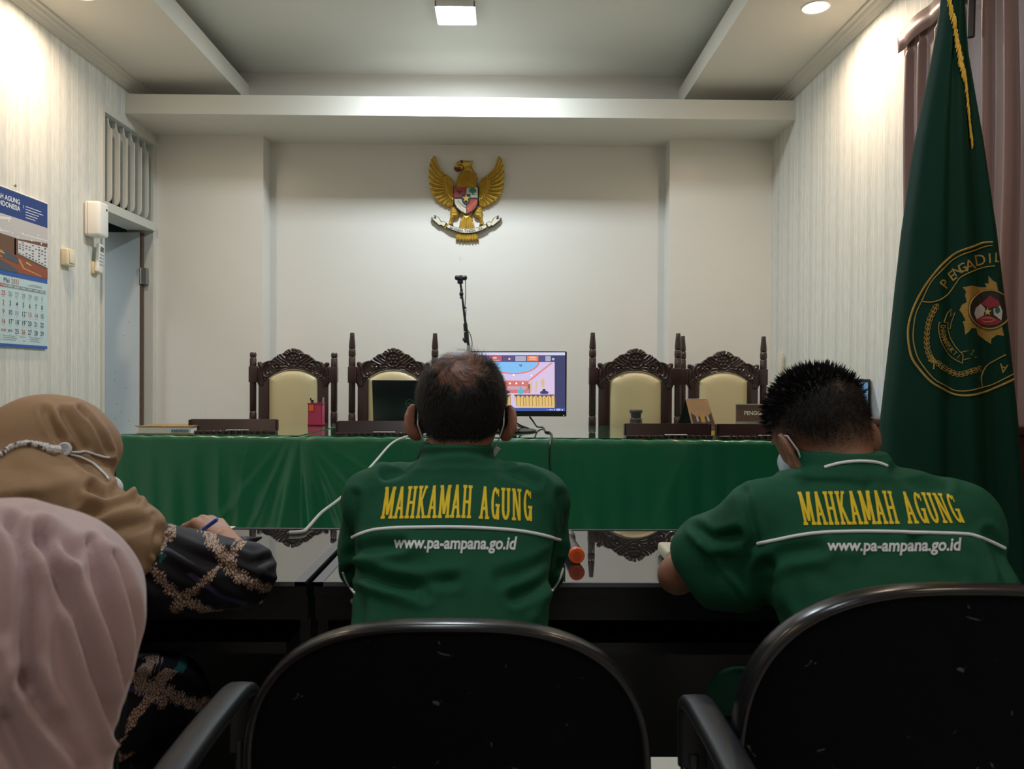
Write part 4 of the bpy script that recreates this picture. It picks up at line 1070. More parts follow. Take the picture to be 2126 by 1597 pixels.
relief('motto_ribbon', EM_(rb_up+rb_lo), lambda X, Z, d: .036+0*X, .0019, .004, blackm, eagle, top=.04, xf=exf(), it=0)
relief('ribbon_face', EM_(rb_up+rb_lo), lambda X, Z, d: np.where(d < -.0042, .0385, .030), .0016, .004, whitem, eagle, top=.042, xf=exf(), it=0)
rt = [(500, 1195), (450, 1168), (420, 1180), (378, 1112), (305, 1074), (330, 1130), (262, 1110), (285, 1160), (340, 1205), (385, 1245), (420, 1240), (440, 1262), (470, 1255)]
for s in (1, -1):
    P = EM_(rt); P = P if s == 1 else [(-x, z) for x, z in P][::-1]
    relief('ribbon_tail', P, lambda X, Z, d: .026+0*X, .0019, .004, blackm, eagle, top=.04, xf=exf(), it=0)
    relief('ribbon_tail_face', P, lambda X, Z, d: np.where(d < -.0042, .0285, .020), .0016, .004, whitem, eagle, top=.04, xf=exf(), it=0)
tx = MB(); motto = 'BHINNEKA TUNGGAL IKA'
for i, ch in enumerate(motto):
    if ch == ' ': continue
    t = (i+.5)/len(motto); x = 540 + 500*t; y = 1322 - (abs(x-790)/250)**2*46 ; sl = (x-790)/250*.35
    for P in text2d(ch, .026, .012, xs=.75):
        tx.flat([(u*cos(sl)-v*sin(sl), u*sin(sl)+v*cos(sl)) for u, v in P], (EP.x+ex(x), EY-.0392, EP.z+ez(y)-.008), (1, 0, 0), (0, 0, 1), (0, -1, 0), 0)
tx.build('motto_lettering', blackm, eagle, smooth=False)
sh = [(590, 655), (970, 655), (970, 860), (965, 920), (935, 985), (880, 1040), (795, 1082), (700, 1040), (640, 985), (605, 920), (595, 860)]
relief('shield', EM_(sh), lambda X, Z, d: .036+0*X, .0022, .0, blackm, eagle, top=.04, xf=exf(), it=0)
def sflat(name, polys, m, y, dy=.002):
    mb = MB()
    for P in polys: mb.prism(EM_(P), (EP.x, EY, EP.z), (1, 0, 0), (0, 0, 1), (0, -1, 0), y, y+dy)
    return mb.build(name, m, eagle, smooth=False)
sflat('shield_field', [[(605, 672), (778, 672), (778, 770), (720, 770), (720, 818), (612, 818)], [(796, 850), (796, 850), (955, 850), (950, 915), (920, 975), (870, 1020), (796, 1060)]], redm, .036)
sflat('shield_field', [[(792, 672), (958, 672), (958, 822), (852, 822), (852, 770), (792, 770)], [(612, 848), (720, 848), (740, 900), (786, 945), (786, 1060), (715, 1022), (655, 972), (622, 915)]], whitem, .036)
sflat('center_shield', [[(720, 770), (852, 770), (852, 850), (845, 890), (820, 925), (786, 945), (752, 925), (728, 890), (720, 850)]], blackm, .0375)
star = []
for k in range(10):
    a = pi/2 + k*pi/5; r = 62 if k % 2 == 0 else 24; star.append((787+r*cos(a), 838-r*sin(a)))
sflat('star', [star], gold, .040, .003)
sflat('bull_head', [[(650, 735), (640, 700), (655, 715), (668, 728), (710, 728), (722, 712), (732, 690), (730, 728), (712, 742), (705, 770), (692, 792), (680, 770), (668, 742)]], blackm, .0385)
sflat('tree', [catmull([(830, 712), (850, 690), (880, 672), (915, 690), (938, 715), (930, 740), (905, 755), (880, 750), (855, 755), (836, 738)], 4), [(872, 745), (896, 745), (900, 775), (935, 785), (880, 784), (862, 782), (876, 770)]], greenm, .0385)
sflat('cotton_sprigs', [circ(676+i*20, 880+i*24-(i*i)*1.2, 11, 9, 8) for i in range(6)], greenm, .0385)
sflat('rice_sprigs', [circ(640+i*22, 890+i*26, 5, 10, 8) for i in range(6)], mat('emblem_orange', (.5, .2, .06), .5), .0385)
sflat('chain_links', [circ(825+i*16, 990-i*17, 7, 7, 8) for i in range(8)] + [circ(850+i*18, 1000-i*22, 5, 5, 8) for i in range(6)], gold, .0385)

# ------------------------------------------------------------------ the black desks in front
DZ = .75
bd = mat('desk_black', (.006, .006, .008), .35, bump=.05, bscale=80)
gt = mat('desk_glass', (.010, .012, .012), .012, spec=1.0, ior=2.1)
alu = mat('edge_trim', (.16, .17, .20), .3, .6)
def desk(a, b, label, sl, sr, mz=.095):
    t = thing('desk', label, 'desk', ((a+b)/2, 1.9, 0), 'black desks in a row')
    MB().box((a, 1.622, DZ-.030), (b, 2.175, DZ-.006)).build('desktop', bd, t, smooth=False)
    MB().box((a+.003, 1.618, DZ-.006), (b-.003, 2.178, DZ)).build('glass_top', gt, t, smooth=False)
    e = MB().box((a, 1.612, DZ-.008), (b, 1.619, DZ+.001)).box((a, 2.176, DZ-.008), (b, 2.183, DZ+.002))
    for x, on in ((a, sl), (b-.012, sr)):
        if on: e.box((x-(.010 if x > a else 0), 1.612, DZ-.008), (x+(.012 if x > a else .022), 2.183, DZ+.0012))
    e.build('edge_trim', alu, t, smooth=False)
    MB().box((a, 1.635, DZ-.085), (b, 1.655, DZ-.030)).build('front_rail', bd, t, smooth=False)
    MB().box((a+.02, 2.10, mz), (b-.02, 2.12, DZ-.03)).build('modesty_panel', bd, t, smooth=False)
    for x in (a, b-.022): MB().box((x, 1.66, 0), (x+.022, 2.16, DZ-.03)).build('side_panel', bd, t, smooth=False)
    MB().box((a+.06, 1.66, DZ-.16), (b-.06, 2.0, DZ-.145)).box((a+.05, 1.655, DZ-.165), (b-.05, 1.662, DZ-.140)).build('keyboard_tray', bd, t, smooth=False)
    s = MB()
    for x in (a+.08, b-.10): s.lathe([(.006, 0), (.006, .002), (.0, .003)], n=12, M=Matrix.Translation((x, 1.635, DZ-.045)) @ Matrix.Rotation(pi/2, 4, 'X'))
    s.build('screw', mat('hinge_steel', (.35, .36, .36), .35, .9), t)
desk(-1.86, -.412, 'left black desk with glass top under the writing woman', 0, 1)
desk(-.396, 1.00, 'right black desk with glass top before the two men in green', 1, 0, .143)

# wireless microphone lying on the desk
m0 = Wz(1198, 1172, DZ); m1 = Wz(1160, 1108, DZ)
mc = thing('microphone', 'black wireless microphone with orange end cap lying on the desk', 'microphone', m0)
z = DZ+.0195; dirv = (Vector((m1.x, m1.y, z)) - Vector((m0.x, m0.y, z))).normalized(); A = Vector((m0.x, m0.y, z))
MB().tube([A+dirv*.012, A+dirv*.05, A+dirv*.17], [.0175, .0175, .0165], 28).build('handle', mat('mic_black', (.02, .022, .024), .28), mc)
MB().tube([A+dirv*.17, A+dirv*.178, A+dirv*.20, A+dirv*.225, A+dirv*.24], [.017, .022, .025, .021, .008], 24).build('grille', mat('mic_grille', (.12, .12, .12), .4, .8), mc)
og = mat('mic_orange', (.85, .12, .02), .35)
MB().tube([A, A+dirv*.002, A+dirv*.014], [.0165, .0185, .0185], 28).build('end_cap', og, mc)
MB().tube([A-dirv*.0008+dirv*0.0, A+dirv*.001], [.010, .010], 24).build('cap_button', mat('mic_orange_dark', (.62, .08, .015), .4), mc)

# folded eyeglasses and a cream case on the desk beside the right man's sleeve
g0 = Wz(1402, 1152, DZ)
g = thing('eyeglasses', 'thin metal-framed eyeglasses propped on the desk by the right sleeve', 'eyeglasses', (g0.x, g0.y, DZ))
gm = mat('glasses_metal', (.30, .29, .30), .25, .9)
def rim(px, py, d, rx=.024, rz=.018, yaw=.5):
    c = W(px, py, d); return [c + Vector((rx*cos(q)*cos(yaw), rx*cos(q)*sin(yaw), rz*sin(q)*(1-.15*cos(q)))) for q in np.linspace(0, 2*pi, 25)[:-1]]
MB().tube(rim(1396, 1119, 1.93), .0011, 6, closed=True).tube(rim(1424, 1112, 1.96, yaw=.6), .0011, 6, closed=True).tube([W(1404, 1112, 1.94), W(1410, 1108, 1.945), W(1416, 1110, 1.95)], .0011, 6).build('frame', gm, g)
MB().tube([W(1386, 1120, 1.93), W(1378, 1133, 1.88), W(1372, 1144, 1.86)], [.0012, .0015, .0028], 8).build('temple', mat('dark_plastic', (.02, .02, .022), .4), g)
MB().tube([W(1434, 1108, 1.97), W(1412, 1136, 1.9), W(1380, 1142, 1.88)], [.0012, .0012, .0025], 8).build('temple', gm, g)
c0 = Wz(1393, 1172, DZ); tag(MB().box((c0.x-.010, c0.y, DZ+.001), (c0.x+.05, c0.y+.11, DZ+.030), bev=.008).build('glasses_case', mat('case_cream', (.50, .46, .36), .6, bump=.3, bscale=120)), 'cream fabric case lying under the eyeglasses', 'case')

# ------------------------------------------------------------------ office chairs
chf = mat('chair_fabric', (.0045, .004, .0055), .95, spec=.08, bump=.35, bscale=400)
def lint(m):
    nt = m.node_tree; N = nt.nodes.new; L = nt.links.new; b = nt.nodes['Principled BSDF']
    tc = N('ShaderNodeTexCoord'); n = N('ShaderNodeTexNoise'); n.inputs['Scale'].default_value = 48; n.inputs['Detail'].default_value = 5; n.inputs['Distortion'].default_value = .8
    L(tc.outputs['Object'], n.inputs['Vector']); r = N('ShaderNodeValToRGB'); e = r.color_ramp.elements
    e[0].position = .70; e[0].color = (.0045, .004, .0055, 1); e[1].position = .725; e[1].color = (.09, .085, .075, 1)
    L(n.outputs['Fac'], r.inputs[0]); L(r.outputs[0], b.inputs['Base Color'])
lint(chf)
chr_ = mat('chair_shell', (.010, .009, .011), .25, spec=.4, bump=.04, bscale=50)
arm_m = mat('arm_plastic', (.011, .012, .016), .50, spec=.35, bump=.12, bscale=500)
def office_chair():
    """visitor chair with a rounded back; local frame: back at y=0, sitter towards +y"""
    t = bpy.data.objects.new('office_chair', None); COL.objects.link(t); t.empty_display_size = .05
    zc, a, bt, bb = .61, .281, .250, .17; n_ = 2.7
    out = []
    for q in np.linspace(0, 2*pi, 97)[:-1]:
        c, s = cos(q), sin(q); rz = bt if s > 0 else bb
        out.append((a*abs(c)**(2/n_)*(1 if c > 0 else -1)*(1 if s > 0 else 1-.10*(-s)), zc + rz*abs(s)**(2/n_)*(1 if s > 0 else -1)))
    def bend(x, y, z): return Vector((x, y + .30*x*x + .16*(.87-z) + .10*max(0, z-.78)**2*8*0, z))
    rows = [(1.0, .0), (.93, -.006), (.80, -.009), (.5, -.011), (.2, -.011)]
    V = []; F = []
    m = len(out)
    for k, (s, y) in enumerate(rows):
        for x, z in out: V.append(bend(x*(.965*s), y-.002, zc+(z-zc)*(.965*s)))
    V.append(bend(0, -.013, zc))
    for k in range(len(rows)-1):
        for i in range(m): F.append((k*m+i, k*m+(i+1) % m, (k+1)*m+(i+1) % m, (k+1)*m+i))
    c = len(V)-1
    for i in range(m): F.append(((len(rows)-1)*m+i, (len(rows)-1)*m+(i+1) % m, c))
    MB().raw(V, F).build('rear_upholstery', chf, t)
    V = []; F = []
    prof = [(.955, -.0035), (.975, -.012), (.995, -.010), (1.0, .004), (1.0, .022), (.99, .032), (.96, .036)]
    for k, (s, y) in enumerate(prof):
        for x, z in out: V.append(bend(x*s, y, zc+(z-zc)*s))
    for k in range(len(prof)-1):
        for i in range(m): F.append((k*m+i, k*m+(i+1) % m, (k+1)*m+(i+1) % m, (k+1)*m+i))
    MB().raw(V, F).build('back_rim', chr_, t, ang=180)
    V = []; F = []
    for k, (s, y) in enumerate([(.96, .034), (.93, .052), (.85, .062), (.5, .068), (.15, .068)]):
        for x, z in out: V.append(bend(x*s, y, zc+(z-zc)*s))
    for k in range(4):
        for i in range(m): F.append((k*m+i, k*m+(i+1) % m, (k+1)*m+(i+1) % m, (k+1)*m+i))
    V.append(bend(0, .068, zc)); c = len(V)-1
    for i in range(m): F.append((4*m+i, 4*m+(i+1) % m, c))
    MB().raw(V, F).build('back_cushion', chf, t)
    MB().box((-.245, .10, .405), (.245, .54, .47), bev=.028).build('seat', chf, t)
    sh_ = mat('chair_tube', (.015, .015, .017), .3, .3)
    for s in (-1, 1):
        x = s*.325
        arm = catmull([(x, -.175, .60), (x, -.165, .655), (x, -.11, .692), (x, .0, .704), (x, .10, .706), (x, .165, .704), (x, .195, .690), (x, .200, .66), (x, .195, .60)], 5, False)
        V = []; F = []
        w, h = .022, .012; kk = 12
        for i, p in enumerate(arm):
            p = Vector(p); t_ = (Vector(arm[min(i+1, len(arm)-1)]) - Vector(arm[max(i-1, 0)])).normalized(); up = Vector((1, 0, 0)).cross(t_).normalized()
            for k in range(kk):
                q = 2*pi*k/kk; cc, ss = cos(q), sin(q)
                V.append(p + Vector((1, 0, 0))*w*abs(cc)**.5*(1 if cc > 0 else -1) + up*h*abs(ss)**.6*(1 if ss > 0 else -1))
        for i in range(len(arm)-1):
            for k in range(kk): F.append((i*kk+k, i*kk+(k+1) % kk, (i+1)*kk+(k+1) % kk, (i+1)*kk+k))
        F.append(tuple(range(kk))); F.append(tuple((len(arm)-1)*kk+k for k in range(kk)))
        MB().raw(V, F).build('armrest', arm_m, t, ang=60)
        MB().tube([(x, .195, .62), (x, .19, .45), (s*.30, .18, .40), (s*.20, .18, .395)], .013, 10).build('arm_support', sh_, t)
        MB().tube([(x, -.173, .62), (x, -.15, .48), (s*.30, .05, .40), (s*.2, .10, .395)], .013, 10).build('arm_support', sh_, t)
        MB().tube([(s*.22, .06, .40), (s*.27, .02, .016), (s*.27, .52, .016), (s*.235, .50, .40)], .012, 10).build('leg_frame', sh_, t)
    MB().tube([(-.08, .03, .56), (-.08, .10, .40), (-.08, .2, .395)], .014, 8).tube([(.08, .03, .56), (.08, .10, .40), (.08, .2, .395)], .014, 8).tube([(-.24, .1, .39), (.24, .1, .39)], .012, 8).tube([(-.24, .48, .39), (.24, .48, .39)], .012, 8).build('seat_bracket', sh_, t)
    return t
oc = office_chair()
OCH = [(oc, 925, 1.00, 0.0, .0, 'black office chair with rounded back behind the balding man'),
       (None, 2022, .955, .062, 0.0, 'black office chair with paint-chipped back behind the spiky-haired man'),
       (None, -370, 1.13, -.02, radians(-14), 'black office chair the woman in the brown headscarf sits on'),
       (None, -20, .33, -.10, 0.0, 'black office chair the woman in the pink headscarf sits on')]
for i, (o, px, d, dz, rz, lab) in enumerate(OCH):
    if o is None: o = copy_tree(oc)
    x = W(px, 1300, d).x
    if i == 3: x = -.46
    o.location = (x, d, dz if dz > 0 else 0); o.rotation_euler = (0, 0, rz)
    if i == 1:
        for ch in o.children:
            if ch.name.startswith(('armrest', 'arm_support')) and sum(v.co.x for v in ch.data.vertices) < 0: ch.location = (.022, 0, -.062)
    tag(o, lab, 'chair', 'black office chairs')
for ch in list(oc.children):
    if ch.name.startswith(('armrest', 'arm_support')) and sum(v.co.x for v in ch.data.vertices) > 0: bpy.data.objects.remove(ch)
# dark wooden cabinet beside the flag
cb = thing('wooden_cabinet', 'dark reddish-brown wooden cabinet below the curtain, behind the flag', 'cabinet', (1.56, 2.45, 0))
MB().box((1.34, 2.27, .06), (1.575, 2.80, 1.02), bev=.004).build('carcass', mat('cabinet_wood', (.055, .014, .010), .35, vary=.3, vscale=10), cb)
MB().box((1.32, 2.25, 1.02), (1.585, 2.82, 1.045), bev=.004).build('top_board', mat('cabinet_wood', (.055, .014, .010), .35), cb)
MB().box((1.35, 2.28, 0), (1.575, 2.79, .06)).build('plinth', mat('cabinet_wood', (.055, .014, .010), .35), cb)
MB().box((1.332, 2.30, .10), (1.34, 2.77, .98)).build('door', mat('cabinet_wood', (.055, .014, .010), .35), cb)
# ------------------------------------------------------------------ people
def rot3(yaw=0, roll=0, pitch=0):
    """head frame: x right, y face, z up; yaw>0 turns left, roll<0 leans left, pitch<0 looks down"""
    M = Matrix.Rotation(radians(yaw), 3, 'Z') @ Matrix.Rotation(radians(roll), 3, 'Y') @ Matrix.Rotation(radians(pitch), 3, 'X')
    return np.array(M)
class HF:
    def __init__(s, C, R): s.C = np.array(C, float); s.R = R
    def p(s, x, y, z): return s.C + s.R @ np.array([x, y, z], float)
    def loc(s, V): return (np.asarray(V) - s.C) @ s.R
def head(F, H, ears=True, w=1.0):
    F.add(ell(H.p(0, -.012, .012), (.086*w, .100, .098), H.R), .0)
    F.add(ell(H.p(0, .012, -.045), (.066*w, .083, .070), H.R), .03)
    F.add(ell(H.p(0, .045, -.085), (.047*w, .048, .038), H.R), .03)
    F.add(cap(H.p(0, .092, -.005), H.p(0, .110, -.035), .007, .013), .012)
    F.add(ell(H.p(0, .080, .014), (.048, .016, .009), H.R), .012)
    F.add(ell(H.p(0, .093, -.064), (.024, .008, .005), H.R), .006); F.add(ell(H.p(0, .092, -.073), (.020, .008, .005), H.R), .006)
    for s in (-1, 1):
        F.add(ell(H.p(s*.031, .096, -.004), (.017, .012, .010), H.R), .008, cut=True)
        if ears:
            Re = H.R @ np.array(Matrix.Rotation(radians(-s*36), 3, 'Z').to_3x3()) 
            Re = H.R @ np.array(Matrix.Rotation(radians(s*38), 3, 'Z'))
            F.add(ell(H.p(s*(.083*w+.014), -.008, -.040), (.0075, .028, .040), Re), .006)
            F.add(ell(H.p(s*(.083*w+.006), .0, -.062), (.007, .014, .014), Re), .008)
def hand(F, wr, d, n, side, curl=(.5, .7, .4), spread=.06, s=1.0, k=.006):
    """palm and five fingers; d points along the hand, n out of its back, side=+1 if the thumb lies towards d x n"""
    d = Vector(d).normalized(); n = Vector(n); n = (n - d*n.dot(d)).normalized(); t = d.cross(n)*side; wr = Vector(wr)
    kn = []
    for i, (o, L) in enumerate(((.031, .088), (.010, .094), (-.011, .090), (-.031, .080))):
        K = wr + d*L*s + t*o*s + n*(.004 if i in (1, 2) else 0); kn.append(K)
        F.add(cap(wr + t*o*.55*s, K, .0145*s, .0110*s), .012 if i else 0.004)
    for i, (K, Ls) in enumerate(zip(kn, ((.040, .024, .020), (.044, .028, .021), (.041, .026, .020), (.032, .020, .018)))):
        a = 0; p = K; sp = (1.5-i)*spread
        for j in range(3):
            a += curl[j]*(1 + .08*i)
            v = (d*cos(a) - n*sin(a)) + t*sp; v.normalize()
            q = p + v*Ls[j]*s; F.add(cap(p, q, (.0092, .0085, .0078)[j]*s, (.0085, .0078, .0068)[j]*s), .003 if j else .005); p = q
    b = wr + d*.022*s + t*.022*s - n*.004
    m = b + (d*.6 + t*.65 - n*.35).normalized()*.040*s; e = m + (d*.85 + t*.1 - n*.45).normalized()*.030*s; f = e + (d*.85 - t*.15 - n*.45).normalized()*.022*s
    F.add(cap(b, m, .0135*s, .0105*s), .008); F.add(cap(m, e, .0105*s, .0092*s), .003); F.add(cap(e, f, .0092*s, .0075*s), .003)
    return kn, f
def skin_mat(name, c, hairc=(.012, .009, .008)):
    m = mat(name, c, .48, spec=.4, bump=.12, bscale=260)
    nt = m.node_tree; N = nt.nodes.new; L = nt.links.new; b = nt.nodes['Principled BSDF']
    b.inputs['Subsurface Weight'].default_value = .08; b.inputs['Subsurface Radius'].default_value = (.01, .004, .002)
    a = N('ShaderNodeAttribute'); a.attribute_name = 'stubble'
    tc = N('ShaderNodeTexCoord'); n = N('ShaderNodeTexNoise'); n.inputs['Scale'].default_value = 22; n.inputs['Detail'].default_value = 5; L(tc.outputs['Object'], n.inputs['Vector'])
    v = N('ShaderNodeMix'); v.data_type = 'RGBA'; v.inputs[6].default_value = (*[x*.82 for x in c], 1); v.inputs[7].default_value = (*[x*1.15 for x in c], 1); L(n.outputs['Fac'], v.inputs[0])
    mx = N('ShaderNodeMix'); mx.data_type = 'RGBA'; mx.inputs[7].default_value = (*hairc, 1); L(a.outputs['Fac'], mx.inputs[0]); L(v.outputs[2], mx.inputs[6]); L(mx.outputs[2], b.inputs['Base Color'])
    return m
HAIR = mat('hair_black', (.0045, .004, .0045), .6, spec=.22)
def strands(name, roots, nrm, dirs, length, width, parent, sag=.3, m=HAIR):
    n = len(roots); segs = 4
    side = np.cross(dirs, nrm); side /= np.maximum(np.linalg.norm(side, axis=1), 1e-6)[:, None]
    V = np.zeros((n, segs+1, 2, 3)); g = np.array([0, 0, -1.0])
    p = roots.copy(); d = dirs.copy()
    for k in range(segs+1):
        w = width*(1 - (k/segs)**1.5*.92)
        V[:, k, 0] = p - side*w[:, None] if hasattr(w, '__len__') else p - side*w
        V[:, k, 1] = p + side*w[:, None] if hasattr(w, '__len__') else p + side*w
        d = d + g*sag*.25; d /= np.linalg.norm(d, axis=1)[:, None]
        p = p + d*(length/segs)[:, None]
    V = V.reshape(-1, 3); base = (np.arange(n)*(segs+1)*2)[:, None]
    Q = np.concatenate([base + np.array([[2*k, 2*k+1, 2*k+3, 2*k+2]]) for k in range(segs)])
    return np_obj(name, V, Q, m, parent)
def body(name, J, H, skin, parent, lo, hi, h=.0045, w=1.0, ears=True, hands=((.5, .7, .4), (.5, .7, .4)), stub=None):
    F = Field(lo, hi, h)
    head(F, H, ears, w)
    nb = J['neck']; F.add(cap(nb, H.p(0, -.02, -.05), .060, .054), .03)
    F.add(stack(*J['torso']), .04)
    for s in (0, 1):
        S, E, Wr = J['sh'][s], J['el'][s], J['wr'][s]
        F.add(cap(S, E, .046, .036), .04); F.add(cap(E, Wr, .037, .024), .012)
        Wv, Ev = Vector(Wr), Vector(E); d = Vector(J['hd'][s]) if 'hd' in J else (Wv-Ev)
        hand(F, Wr, d, J['hn'][s] if 'hn' in J else (0, 0, 1), 1 if s == 0 else -1, hands[s])
        hp, kn, an, toe = J['hip'][s], J['kn'][s], J['an'][s], J['toe'][s]
        F.add(cap(hp, kn, .078, .052), .03); F.add(cap(kn, an, .050, .034), .015); F.add(cap(an, toe, .034, .026), .02)
    V, Q = F.mesh(); V = relax(V, Q, 1, .4)
    at = None
    a = np.zeros(len(V)) if stub is None else stub(V)
    o = np_obj('body', V, Q, skin, parent, {'stubble': a})
    for s in (-1, 1):
        c = H.p(s*.031, .0765, -.004)
        MB().lathe([(.0, -.011)] + [(.011*cos(q), .011*sin(q)) for q in np.linspace(-1.4, 1.4, 9)] + [(.0, .011)], c, 16).build('eye', mat('eye_white', (.6, .58, .55), .2), parent)
    return o, V, Q
def folds_disp(V, N, folds, facing=None):
    """folds: (pixel polyline, depth, amplitude, width); negative amplitude presses a crease"""
    D = np.zeros(len(V)); px, py, z = to_photo(V); vd = np.asarray(V) - np.array([0, 0, CAM_Z]); vd /= np.linalg.norm(vd, axis=1)[:, None]
    m = np.clip((-(N*vd).sum(1)+.10)/.3, 0, 1)
    for pts, d, amp, w in folds:
        P = catmull(pts, 5, False) if len(pts) > 2 else pts
        s = seg_d(P, px, py)*z/FPX/w
        e = np.exp(-s**2) - (.45*np.exp(-((s-1.9)/.9)**2) if amp < 0 else 0)
        D += m*amp*e
    return V + N*D[:, None]
def wobble(V, N, amp, sc, seed=0, st=(1, 1, 1)):
    r = np.random.default_rng(seed); D = np.zeros(len(V))
    for k in range(10):
        f = r.normal(size=3)*sc*np.array(st); D += np.sin(V @ f + r.uniform(0, 6.28))*r.uniform(.4, 1)
    return V + N*(D/4*amp)[:, None]
def bvh_of(V, Q): return BVHTree.FromPolygons([tuple(v) for v in V], [tuple(int(i) for i in q) for q in Q])
def on_surf(bvh, pts, d, off=.0015, y0=None):
    """pixel points at nominal depth d laid onto the cloth along the room's depth axis"""
    out = []
    for x, y in pts:
        h, n, i, dist = cast(bvh, x, y)
        if h is not None: out.append(h + n*off)
    return out
def ribbon_tube(bvh, pts, d, r, off, name, m, parent, n=8, flatk=1.0):
    P = on_surf(bvh, catmull(pts, 10, False), d, off)
    return MB().tube(P, r, n).build(name, m, parent)

# slab-serif letters of the jacket embroidery, unit height
def st(x0, y0, x1, y1, t): return [(x0-t/2, y0), (x0+t/2, y0), (x1+t/2, y1), (x1-t/2, y1)]
def sf(x, y, w=.23, h=.085): return [(x-w/2, y), (x+w/2, y), (x+w/2, y+h), (x-w/2, y+h)]
T_ = .135
def arc(cx, cy, rx, ry, a0, a1, t, n=18):
    A = np.linspace(radians(a0), radians(a1), n); P = []
    for a, b in zip(A[:-1], A[1:]): P.append([(cx+rx*cos(a), cy+ry*sin(a)), (cx+rx*cos(b), cy+ry*sin(b)), (cx+(rx-t)*cos(b), cy+(ry-t*.9)*sin(b)), (cx+(rx-t)*cos(a), cy+(ry-t*.9)*sin(a))])
    return P
GLY = {
 'M': (.66, [st(.12, 0, .12, 1, T_), st(.54, 0, .54, 1, T_), st(.14, 1, .33, .12, T_), st(.52, 1, .33, .12, T_), sf(.12, 0), sf(.54, 0), sf(.10, .915, .16), sf(.56, .915, .16)]),
 'A': (.56, [st(.10, 0, .27, 1, T_), st(.44, 0, .27, 1, T_), [(.15, .28), (.39, .28), (.37, .37), (.17, .37)], sf(.10, 0), sf(.44, 0), sf(.27, .93, .16, .07)]),
 'H': (.58, [st(.13, 0, .13, 1, T_), st(.43, 0, .43, 1, T_), [(.13, .45), (.43, .45), (.43, .54), (.13, .54)], sf(.13, 0), sf(.43, 0), sf(.13, .915), sf(.43, .915)]),
 'K': (.56, [st(.13, 0, .13, 1, T_), st(.15, .38, .42, 1, T_*.9), st(.43, 0, .22, .55, T_), sf(.13, 0), sf(.44, 0), sf(.13, .915), sf(.42, .915, .17)]),
 'G': (.56, arc(.28, .5, .22, .5, 45, 335, T_) + [st(.44, 0, .44, .42, T_), sf(.42, .40, .24), st(.455, .72, .455, .95, .06)]),
 'U': (.58, [st(.13, .25, .13, 1, T_), st(.43, .25, .43, 1, T_), sf(.13, .915), sf(.43, .915)] + arc(.28, .27, .2025, .27, 180, 360, T_)),
 'N': (.58, [st(.12, 0, .12, 1, T_*.8), st(.44, 0, .44, 1, T_*.8), st(.14, 1, .42, 0, T_), sf(.12, 0), sf(.44, .915), sf(.10, .915, .16)]),
 ' ': (.34, [])}
def serif_word(s):
    out = []; x = 0
    for c in s:
        w, P = GLY[c]; out += [[(u+x, v) for u, v in p] for p in P]; x += w+.035
    return [[(u/x, v) for u, v in p] for p in out]
def norm_text(s, bold=.02, shear=.12):
    P = text2d(s, 1.0, bold, 'LEFT', shear); xs = [u for p in P for u, v in p]; a, b = min(xs), max(xs)
    return [[((u-a)/(b-a), v/.73) for u, v in p] for p in P]
def warp(cols):
    """cols: list of (t, (x_bottom,y_bottom), (x_top,y_top)) in photo pixels"""
    ts = [c[0] for c in cols]
    def f(u, v):
        b = (np.interp(u, ts, [c[1][0] for c in cols]), np.interp(u, ts, [c[1][1] for c in cols])); t = (np.interp(u, ts, [c[2][0] for c in cols]), np.interp(u, ts, [c[2][1] for c in cols]))
        return b[0] + (t[0]-b[0])*v, b[1] + (t[1]-b[1])*v
    return f
def embroider(name, polys, cols, d, bvh, m, parent, off=.0016):
    vs, fs = grid_cut([[(u*4, v) for u, v in p] for p in polys], .07, (-.3, -.5), (4.3, 1.3)); f = warp(cols)
    def fm(u, v):
        return f(u/4, v)
    o, fs = project(bvh, vs, fs, fm, off, d-.45)
    mb = MB().raw(o, fs); return mb.build(name, m, parent, ang=180)
GREEN = mat('jacket_green', (.008, .074, .038), .72, spec=.15, bump=.3, bscale=650)
YEL = mat('thread_yellow', (1.0, .72, .02), .5, spec=.5, bump=.8, bscale=500, bstretch=(3, 1, .25))
WHT = mat('thread_white', (.86, .88, .95), .5, bump=.8, bscale=500, bstretch=(3, 1, .25))
PIP = mat('piping_white', (.84, .87, .95), .5)
MASKW = mat('mask_white', (.66, .70, .74), .6, bump=.2, bscale=300)
TROU = mat('trousers_dark', (.012, .012, .014), .8, bump=.3, bscale=300)
SHOE = mat('shoe_black', (.01, .009, .009), .35)
def lower(J, mt, parent, lo, hi, name='trousers'):
    F = Field(lo, hi, .008)
    for s in (0, 1):
        F.add(cap(J['hip'][s], J['kn'][s], .096, .070), .04); F.add(cap(J['kn'][s], np.array(J['an'][s])+(0, 0, .03), .068, .058), .02)
    hp = (np.array(J['hip'][0])+np.array(J['hip'][1]))/2; F.add(ell(hp+(0, -.01, .03), (.17, .125, .11)), .05)
    V, Q = F.mesh(); V = relax(V, Q, 2); N = vnormals(V, Q); V = wobble(V, N, .004, 18, 5)
    np_obj(name, V, Q, mt, parent)
    for s in (0, 1):
        a, t = np.array(J['an'][s]), np.array(J['toe'][s]); F = Field(np.minimum(a, t)-.09, np.maximum(a, t)+.09, .006)
        F.add(cap((a[0], a[1]-.02, .045), (t[0], t[1], .038), .042, .036), .0); F.add(cap((a[0], a[1]-.01, .09), (a[0], a[1], .06), .038, .04), .02)
        F.f = np.maximum(F.f, (.006 - (F.lo[2]+F.h*np.arange(F.n[2])))[None, None, :]).astype(np.float32)
        V, Q = F.mesh(); np_obj('shoe', V, Q, SHOE, parent)

